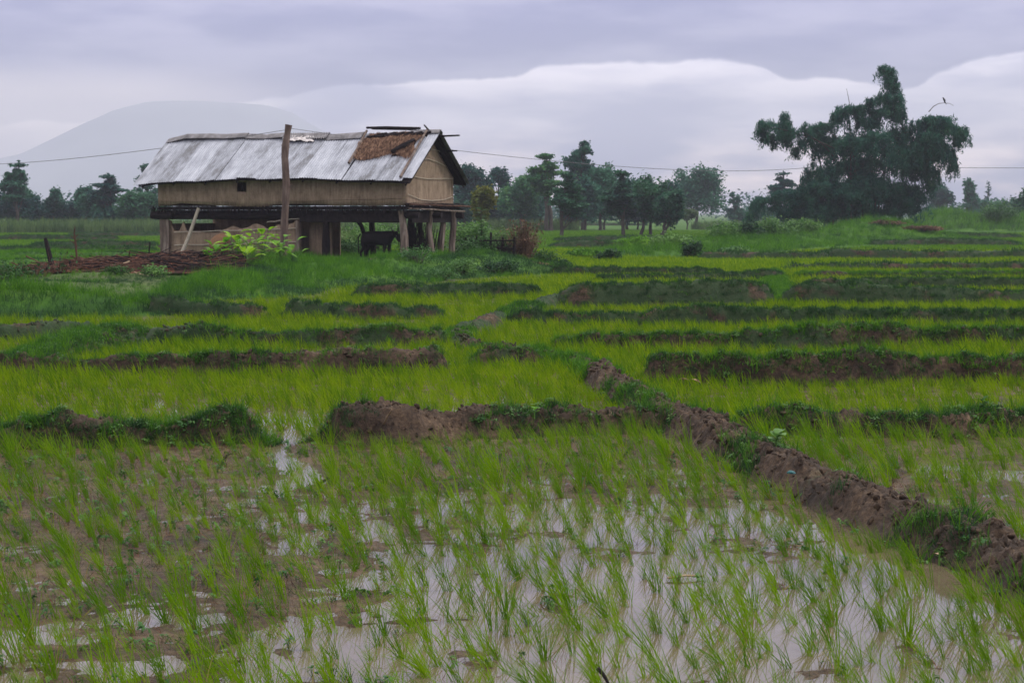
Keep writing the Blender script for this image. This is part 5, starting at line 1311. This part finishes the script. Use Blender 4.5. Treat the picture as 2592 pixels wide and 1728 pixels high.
leaf_bush('shrub', 'green shrub behind the cow', 960, 76, 1.7, 1.7, 2400, .14, 'weed', 5)
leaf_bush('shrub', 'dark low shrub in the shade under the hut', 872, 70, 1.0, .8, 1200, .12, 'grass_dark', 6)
leaf_bush('shrub', 'green shrub behind the right posts of the hut', 1075, 77, 1.8, 1.55, 2200, .14, 'cane', 7)
leaf_bush('shrub', 'loose green shrub right of the gable posts', 1185, 74, 1.3, 1.6, 3200, .13, 'weed', 8)
leaf_bush('shrub', 'pale yellowish shrub between the sapling and the dry brown bush', 1275, 80, 2.2, 1.7, 3600, .14, 'cane', 9)
leaf_bush('shrub', 'dark shrub at the foot of the brush fence', 1240, 67.5, 1.7, 1.05, 4200, .12, 'grass_dark', 10)
leaf_bush('shrub', 'dark green shrub at the foot of the dry brown bush', 1372, 69, .75, .62, 900, .11, 'grass_dark', 11)
leaf_bush('weed_bush', 'tall yellow-green weeds before the gable posts', 1060, 57, .8, .62, 800, .08, 'weed', 12)
leaf_bush('weed_bush', 'dark weed clump on the bank left of the straw heap', 1262, 58.5, .75, .55, 1100, .09, 'grass_dark', 13)
leaf_bush('weed_bush', 'rounded weed clump on the bank in front of the brush fence', 1180, 57, .8, .62, 1000, .09, 'weed', 14)
leaf_bush('weed_bush', 'flowering weed patch on the bank below the posts', 1120, 54.5, .7, .45, 900, .08, 'weed', 15)
leaf_bush('weed_bush', 'dark weed clump at the right end of the hut bank', 1408, 66, .55, .42, 700, .10, 'grass_dark', 16)
# tall sapling with big leaves
sp_ = at(1216, 640, 71); sap = empty('sapling', (sp_.x, 71, hg(sp_.x, 71))); m = MB(); m.tube([(0, 0, -.1), (.05, 0, 1.0), (.02, 0, 1.95)], [.035, .03, .012], 6); m.build('trunk', M['bark'], sap)
def big_leaf(mb, p, d, L_, w_, fold=.25):
    d = d.normalized(); s_ = d.cross(Vector((0, 0, 1))).normalized(); u_ = s_.cross(d)
    n_ = 6; V = []
    for i in range(n_ + 1):
        t = i / n_; ww = w_ * math.sin(math.pi * (t * .93 + .03)) ** .75; c_ = p + d * L_ * t - Vector((0, 0, 1)) * L_ * .35 * t * t
        V += [c_ - s_ * ww + u_ * ww * fold, c_, c_ + s_ * ww + u_ * ww * fold]
    mb.add(V, [(3 * i + a_, 3 * i + a_ + 1, 3 * i + a_ + 4, 3 * i + a_ + 3) for i in range(n_) for a_ in (0, 1)])
rr = random.Random(12); m = MB()
for i in range(34):
    t = rr.uniform(.45, 1); a_ = rr.uniform(0, 6.28); big_leaf(m, Vector((.03, 0, 1.95 * t)), Vector((math.cos(a_), math.sin(a_), .55)), rr.uniform(.28, .45), .06)
m.build('foliage', M['weed'], sap); tag(sap, 'upright sapling with long leaves right of the gable', 'sapling')
# bright broad-leaved plants in front of the hut
lbs = ['bright broad-leaved plant, leftmost of the patch before the hut', 'bright broad-leaved plant in front of the basket', 'tall bright broad-leaved plant just left of the crooked pole', 'bright broad-leaved plant at the foot of the crooked pole',
       'low bright broad-leaved plant at the front of the patch', 'bright broad-leaved plant right of the crooked pole', 'small bright plant low at the left of the patch', 'bright broad-leaved plant in the middle of the patch']
for i, (px, Y, h_, n) in enumerate(((565, 57.0, .62, 11), (600, 57.6, .85, 13), (665, 58.2, 1.0, 15), (710, 58.3, .8, 13), (628, 55.8, .60, 12), (745, 58.4, .65, 9), (540, 56.0, .42, 8), (640, 57.2, .85, 14))):
    Y -= 5.0; x = at(px, 600, Y).x; z0 = hg(x, Y); pl = empty('broadleaf_plant', (x, Y, z0)); rr = random.Random(50 + i); st, lf = MB(), MB()
    for k in range(n):
        a_ = rr.uniform(0, 6.28); hh = .14 + .95 * h_ * rr.uniform(.25, 1.0); q = rr.uniform(.05, .42); tip = Vector((math.cos(a_) * q, math.sin(a_) * q, hh))
        st.tube([(0, 0, -.1), (tip.x * .3, tip.y * .3, hh * .6), tip], [.014, .010, .006], 4)
        big_leaf(lf, tip, Vector((math.cos(a_), math.sin(a_) * .8, rr.uniform(-.1, 1.1))), rr.uniform(.26, .40), rr.uniform(.08, .125))
    st.build('stems', M['weed'], pl); lf.build('leaves', M['taro'], pl); tag(pl, lbs[i], 'plant', 'bright broad-leaved plants before the hut')
# dry brown bush and the brush fence right of the hut
x = at(1325, 640, 67.5).x
twig_bush('dry_bush', 'tall dry brown bush at the right end of the brush fence', (x, 67.5, hg(x, 67.5)), 1.75, .62, 150, 'drybush', .014, 77, 1500, 'drybush', 'dry bush', .3)
fx0, fx1 = at(1150, 640, 68.5), at(1302, 640, 66.5); fc_ = empty('brush_fence', (fx0.x, 68.5, hg(fx0.x, 68.5))); rr = random.Random(4); d_ = fx1 - fx0; d_.z = 0; L_ = d_.length; d_.normalize()
for k in range(6):
    p = d_ * (L_ * k / 5); MB().tube([p + Vector((0, 0, -.2)), p + Vector((rr.uniform(-.05, .05), 0, .85 + rr.uniform(-.1, .2)))], [.06, .045], 6, .15).build('fence_post', M['darkwood'], fc_)
for z_ in (.38, .68): MB().tube([d_ * (L_ * i / 5) + Vector((0, -.05, z_ + rr.uniform(-.03, .03))) for i in range(6)], .03, 5).build('rail', M['darkwood'], fc_)
m = MB()
for i in range(230):
    s_ = rr.random() * L_; p = d_ * s_ + Vector((0, rr.uniform(-.12, .12), rr.uniform(-.1, .3))); m.tube([p, p + Vector((rr.uniform(-.35, .35), rr.uniform(-.1, .1), rr.uniform(.2, .6)))], [.014, .006], 4)
m.build('brushwood', M['darkwood'], fc_); tag(fc_, 'dark brushwood fence running right from the hut', 'fence')
# bushes on the raised bank in the middle distance
for i, (px, Y, rx_, rz_, mt, lb) in enumerate(((1752, 83, .62, .95, 'grass_dark', 'dark round bush at the near end of the raised bank'), (1820, 104, 1.6, 1.3, 'weed', 'pale green bush on the raised bank nearest the dark round bush'), (1895, 108, 1.4, 1.2, 'grass_dark', 'dark bush in the middle of the raised bank'),
        (1960, 112, 1.6, 1.35, 'weed', 'loose green bush on the raised bank left of the mound'), (2030, 118, 1.6, 1.1, 'weed', 'low green bush just left of the grassy mound'), (1700, 92, 1.3, .8, 'weed', 'low yellow-green weeds left of the dark round bush'),
        (1620, 95, 1.4, .75, 'grass', 'yellow-flowering weed patch in the field before the trees'), (1545, 78, .75, .6, 'grass_dark', 'dark weed clump in the field right of the straw heap'), (1480, 84, 1.0, .45, 'grass', 'low green weeds in the middle field'), (2520, 200, 2.6, 2.6, 'weed', 'green bush between the two far grassy mounds'),
        (2250, 131, 1.3, .35, 'drybush', 'reddish brown weeds on the right slope of the mound'), (2335, 130, 1.9, .40, 'drybush', 'low brown weed patch at the foot of the mound'), (1300, 92, 1.2, 1.0, 'cane', 'pale weeds in the field behind the dry brown bush'), (1850, 86, 1.0, .5, 'weed', 'low weeds at the edge of the far paddy'))):
    leaf_bush('field_bush', lb, px, Y, rx_, rz_, int(1500 * rx_), .13 + Y * .0004, mt, 90 + i)

# small far building at the right edge
fb = at(2536, 552, 236); b_ = empty('farm_building', (fb.x, 236, 0)); MB().box((-1.8, 0, -.2), (3.2, 4, 1.5)).build('wall', M['whitewall'], b_)
m = MB(); m.add([(-2.1, -.5, 1.5), (3.5, -.5, 1.5), (3.5, 2, 2.1), (-2.1, 2, 2.1), (3.5, 4.5, 1.5), (-2.1, 4.5, 1.5), (-2.1, -.5, 1.42), (3.5, -.5, 1.42)], [(0, 1, 2, 3), (3, 2, 4, 5), (6, 7, 1, 0)]); m.build('roof', M['tin'], b_)
tag(b_, 'small pale-roofed building far off at the right edge', 'building')

# ------------------------------------------------------------------ small things in the near field
def gp(px, py, z=0.0): return gnd(px, py, z)
def twig(label, a, b, rad, mat, za=.015, zb=.015, name='stick'):
    A, B_ = gp(*a, za), gp(*b, zb); o = MB().tube([A, A.lerp(B_, .5) + Vector((0, .005, .008)), B_], [rad, rad * .9, rad * .6], 6, .1).build(name, M[mat]); tag(o, label, 'stick')
twig('pale reed lying on the water near the middle of the near paddy', (1690, 1462), (1780, 1457), .007, 'paleStick')
twig('dark stick lying in the mud below the dirt heap on the left bank', (567, 1158), (590, 1148), .010, 'darkwood')
twig('dark stick lying in the near paddy below the water gap', (810, 1224), (845, 1203), .011, 'darkwood', .01, .05)
twig('dark stick poking from the water at the bottom of the picture', (1512, 1690), (1540, 1728), .010, 'darkwood', .06, .0)
twig('pale straw leaning on the lumpy bank right of the water gap', (972, 1072), (992, 1036), .008, 'paleStick', .20, .38)
o = lump('plastic_scrap', 'teal plastic scrap on top of the diagonal mud bank', 'plastic scrap', gp(2003, 1184, .22), .032, .028, .022, 'plastic', 2)
def leafthing(name, label, px, py, z, n, L_, w_, mat='taro', seed=0):
    p = gp(px, py, z); rt_ = empty(name, p); rr = random.Random(seed); m = MB()
    for i in range(n):
        a_ = rr.uniform(0, 6.28); big_leaf(m, Vector((0, 0, .01 + .012 * i)), Vector((math.cos(a_), math.sin(a_), rr.uniform(.2, .9))), L_ * rr.uniform(.7, 1.1), w_)
    m.build('leaves', M[mat], rt_); MB().tube([(0, 0, -.05), (0, 0, .03)], .006, 5).build('stem', M['weed'], rt_); tag(rt_, label, 'plant')
leafthing('leafy_plant', 'pale green broad-leaved seedling on the diagonal mud bank', 1965, 1120, .25, 6, .13, .05, 'weed', 3)
leafthing('leafy_plant', 'small pale green leaf on the crest of the middle bank', 1353, 1046, .24, 4, .07, .035, 'taro', 4)
leafthing('leafy_plant', 'dark spiky weed standing on the right mud bank', 2486, 1040, .22, 9, .12, .02, 'grass_dark', 6)
leafthing('fallen_leaf', 'dry tan leaf on the near side of the diagonal bank', 2378, 1408, .08, 1, .06, .022, 'paleStick', 7)
leafthing('fallen_leaf', 'dark curled leaf in the mud at the bottom left', 597, 1685, .02, 3, .05, .02, 'stick', 8)
leafthing('bent_husk', 'tan bent husk leaning on the dark weedy bank', 1745, 965, .1, 2, .2, .03, 'thatch', 9)
# trampled straw, weed litter and clods lying on the mud
r = np.random.default_rng(99); n = 20000
x = r.uniform(-4.6, 3.4, n); y = r.uniform(7.6, 16.3, n); z = mud(x, y); k = z > -.004; x, y, z = x[k], y[k], np.maximum(z[k], 0)
lit = [blades(5, .10, 1.6, (0, 0), .003, 700 + i, 2, .2, .03, .5, M['deadleaf'] if i % 3 == 0 else (M['stick'] if i % 3 == 1 else M['grass_dark']), 'litter') for i in range(8)] + weeds[:1]
scatter('mud_litter', np.c_[x, y, z + .004], np.stack([r.normal(0, .5, len(x)), r.normal(0, .5, len(x)), r.uniform(-3, 3, len(x))], 1), r.uniform(.4, 1.0, len(x)), r.integers(0, 9, len(x)), lit, 'bits of straw and tiny weeds lying on the paddy mud', 'litter')
